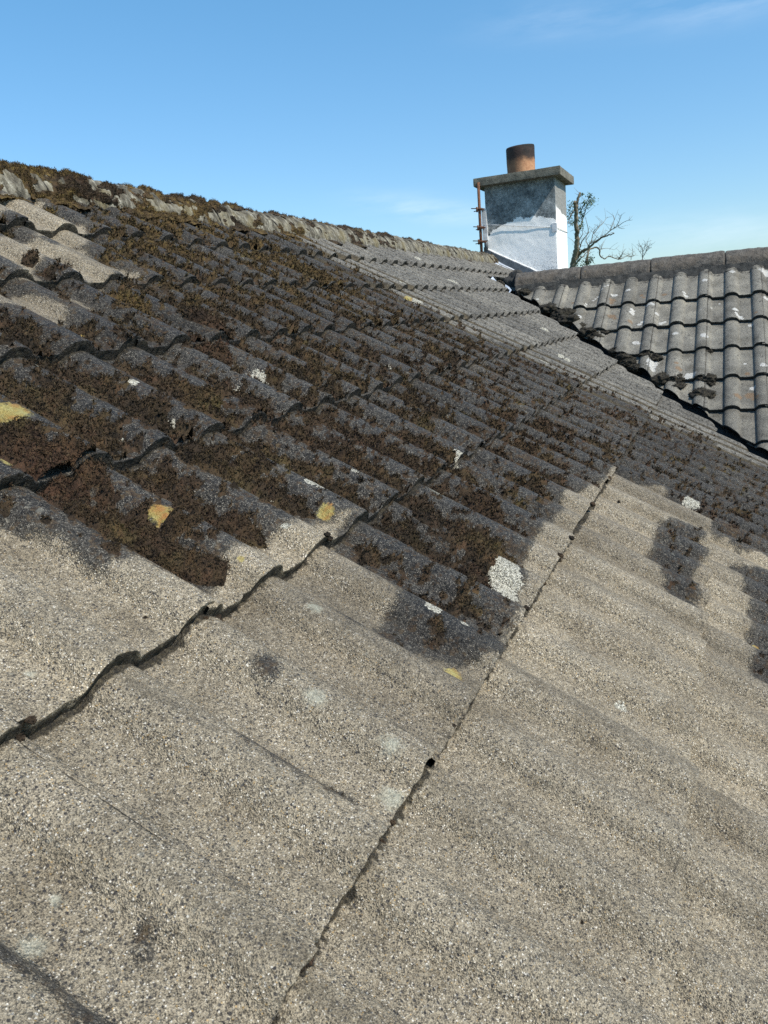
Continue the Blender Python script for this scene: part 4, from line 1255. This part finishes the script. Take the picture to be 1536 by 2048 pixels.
# ------------------------------------------------------------------ trees beyond
def tree(data, loc, name, label, leaves=(), trunk=None, bark=M_BARK):
    root = empty(name, loc)
    WORLD[root.name] = Matrix.Translation(loc)
    tag(root, label, 'tree')
    mb = MB()
    rq = random.Random(len(data))
    tb = MB()
    tb.tube(smoothpath(trunk), data[0][1] * 1.9, data[0][1] * 1.02, n=14)
    o = tb.build('trunk', bark)
    parent_keep(o, root)
    for pts, w0, w1 in data:
        sp = smoothpath(pts)
        jit_ = np.array([[rq.uniform(-1, 1) for _ in range(3)] for _ in sp]) * min(w0, .05) * .35
        jit_[0] = 0
        sp = sp + jit_
        mb.tube(sp, w0, w1, n=8)
        # fine side twigs
        nn = max(2, int(len(sp) * (.55 if w0 < .03 else .35)))
        for _ in range(nn):
            i = rq.randrange(1, len(sp))
            b = np.array(sp[i])
            dr = np.array([rq.uniform(-.6, .6), rq.uniform(-1, 1), rq.uniform(-.2, 1.1)])
            L_ = rq.uniform(.08, .30)
            tw_ = [b, b + dr * L_ * .5 + np.array([0, 0, .01]), b + dr * L_ + np.array([0, 0, rq.uniform(-.03, .06)])]
            mb.tube(tw_, min(w1, .006), .002, n=5)
    o = mb.build('branches', bark if bark is M_BARK else bark)
    parent_keep(o, root)
    if len(leaves):
        lf = MB()
        V = []
        for x, y, z, r in leaves:
            n = int(18 + r * 620)
            c = rng.normal(0, r * .55, (n, 3)) + np.array([x, y, z])
            u_ = rng.normal(0, 1, (n, 3)); u_ /= np.linalg.norm(u_, axis=1)[:, None]
            v_ = np.cross(u_, rng.normal(0, 1, (n, 3))); v_ /= np.linalg.norm(v_, axis=1)[:, None]
            L_ = rng.uniform(.014, .030, n)[:, None]
            V.append(np.stack([c - u_ * L_, c + v_ * L_ * .45, c + u_ * L_, c - v_ * L_ * .45], 1).reshape(-1, 3))
        V = np.concatenate(V)
        lf.add(V, np.arange(len(V)).reshape(-1, 4))
        o = lf.build('foliage', M_LEAF)
        parent_keep(o, root)

t0 = TREE1[0][0][0]
tree(TREE1, (t0[0] - .3, t0[1] + .25, -4.0), 'tree', 'bare twisted tree with sparse green leaves rising just behind the chimney', LEAF,
     [(t0[0] - .3, t0[1] + .25, -4.05), (t0[0] - .2, t0[1] + .2, -2), (t0[0] - .06, t0[1] + .06, .2), t0])
t0 = TREE2[0][0][0]
tree(TREE2, (t0[0], t0[1], -4.0), 'tree', 'tip of a small bare tree just showing over the brown ridge', (),
     [(t0[0], t0[1], -4.05), (t0[0] + .1, t0[1], -1), t0], M_TWIG)

# ------------------------------------------------------------------ ground
mb = MB()
xs = np.concatenate([-np.geomspace(2000, 10, 20), np.linspace(-8, 8, 9), np.geomspace(10, 2000, 20)])
A, B = np.meshgrid(xs, xs)
mb.grid(np.stack([A, B, np.full_like(A, -4.0)], -1))
g = mb.build('ground', M_GROUND)
g['kind'] = 'structure'
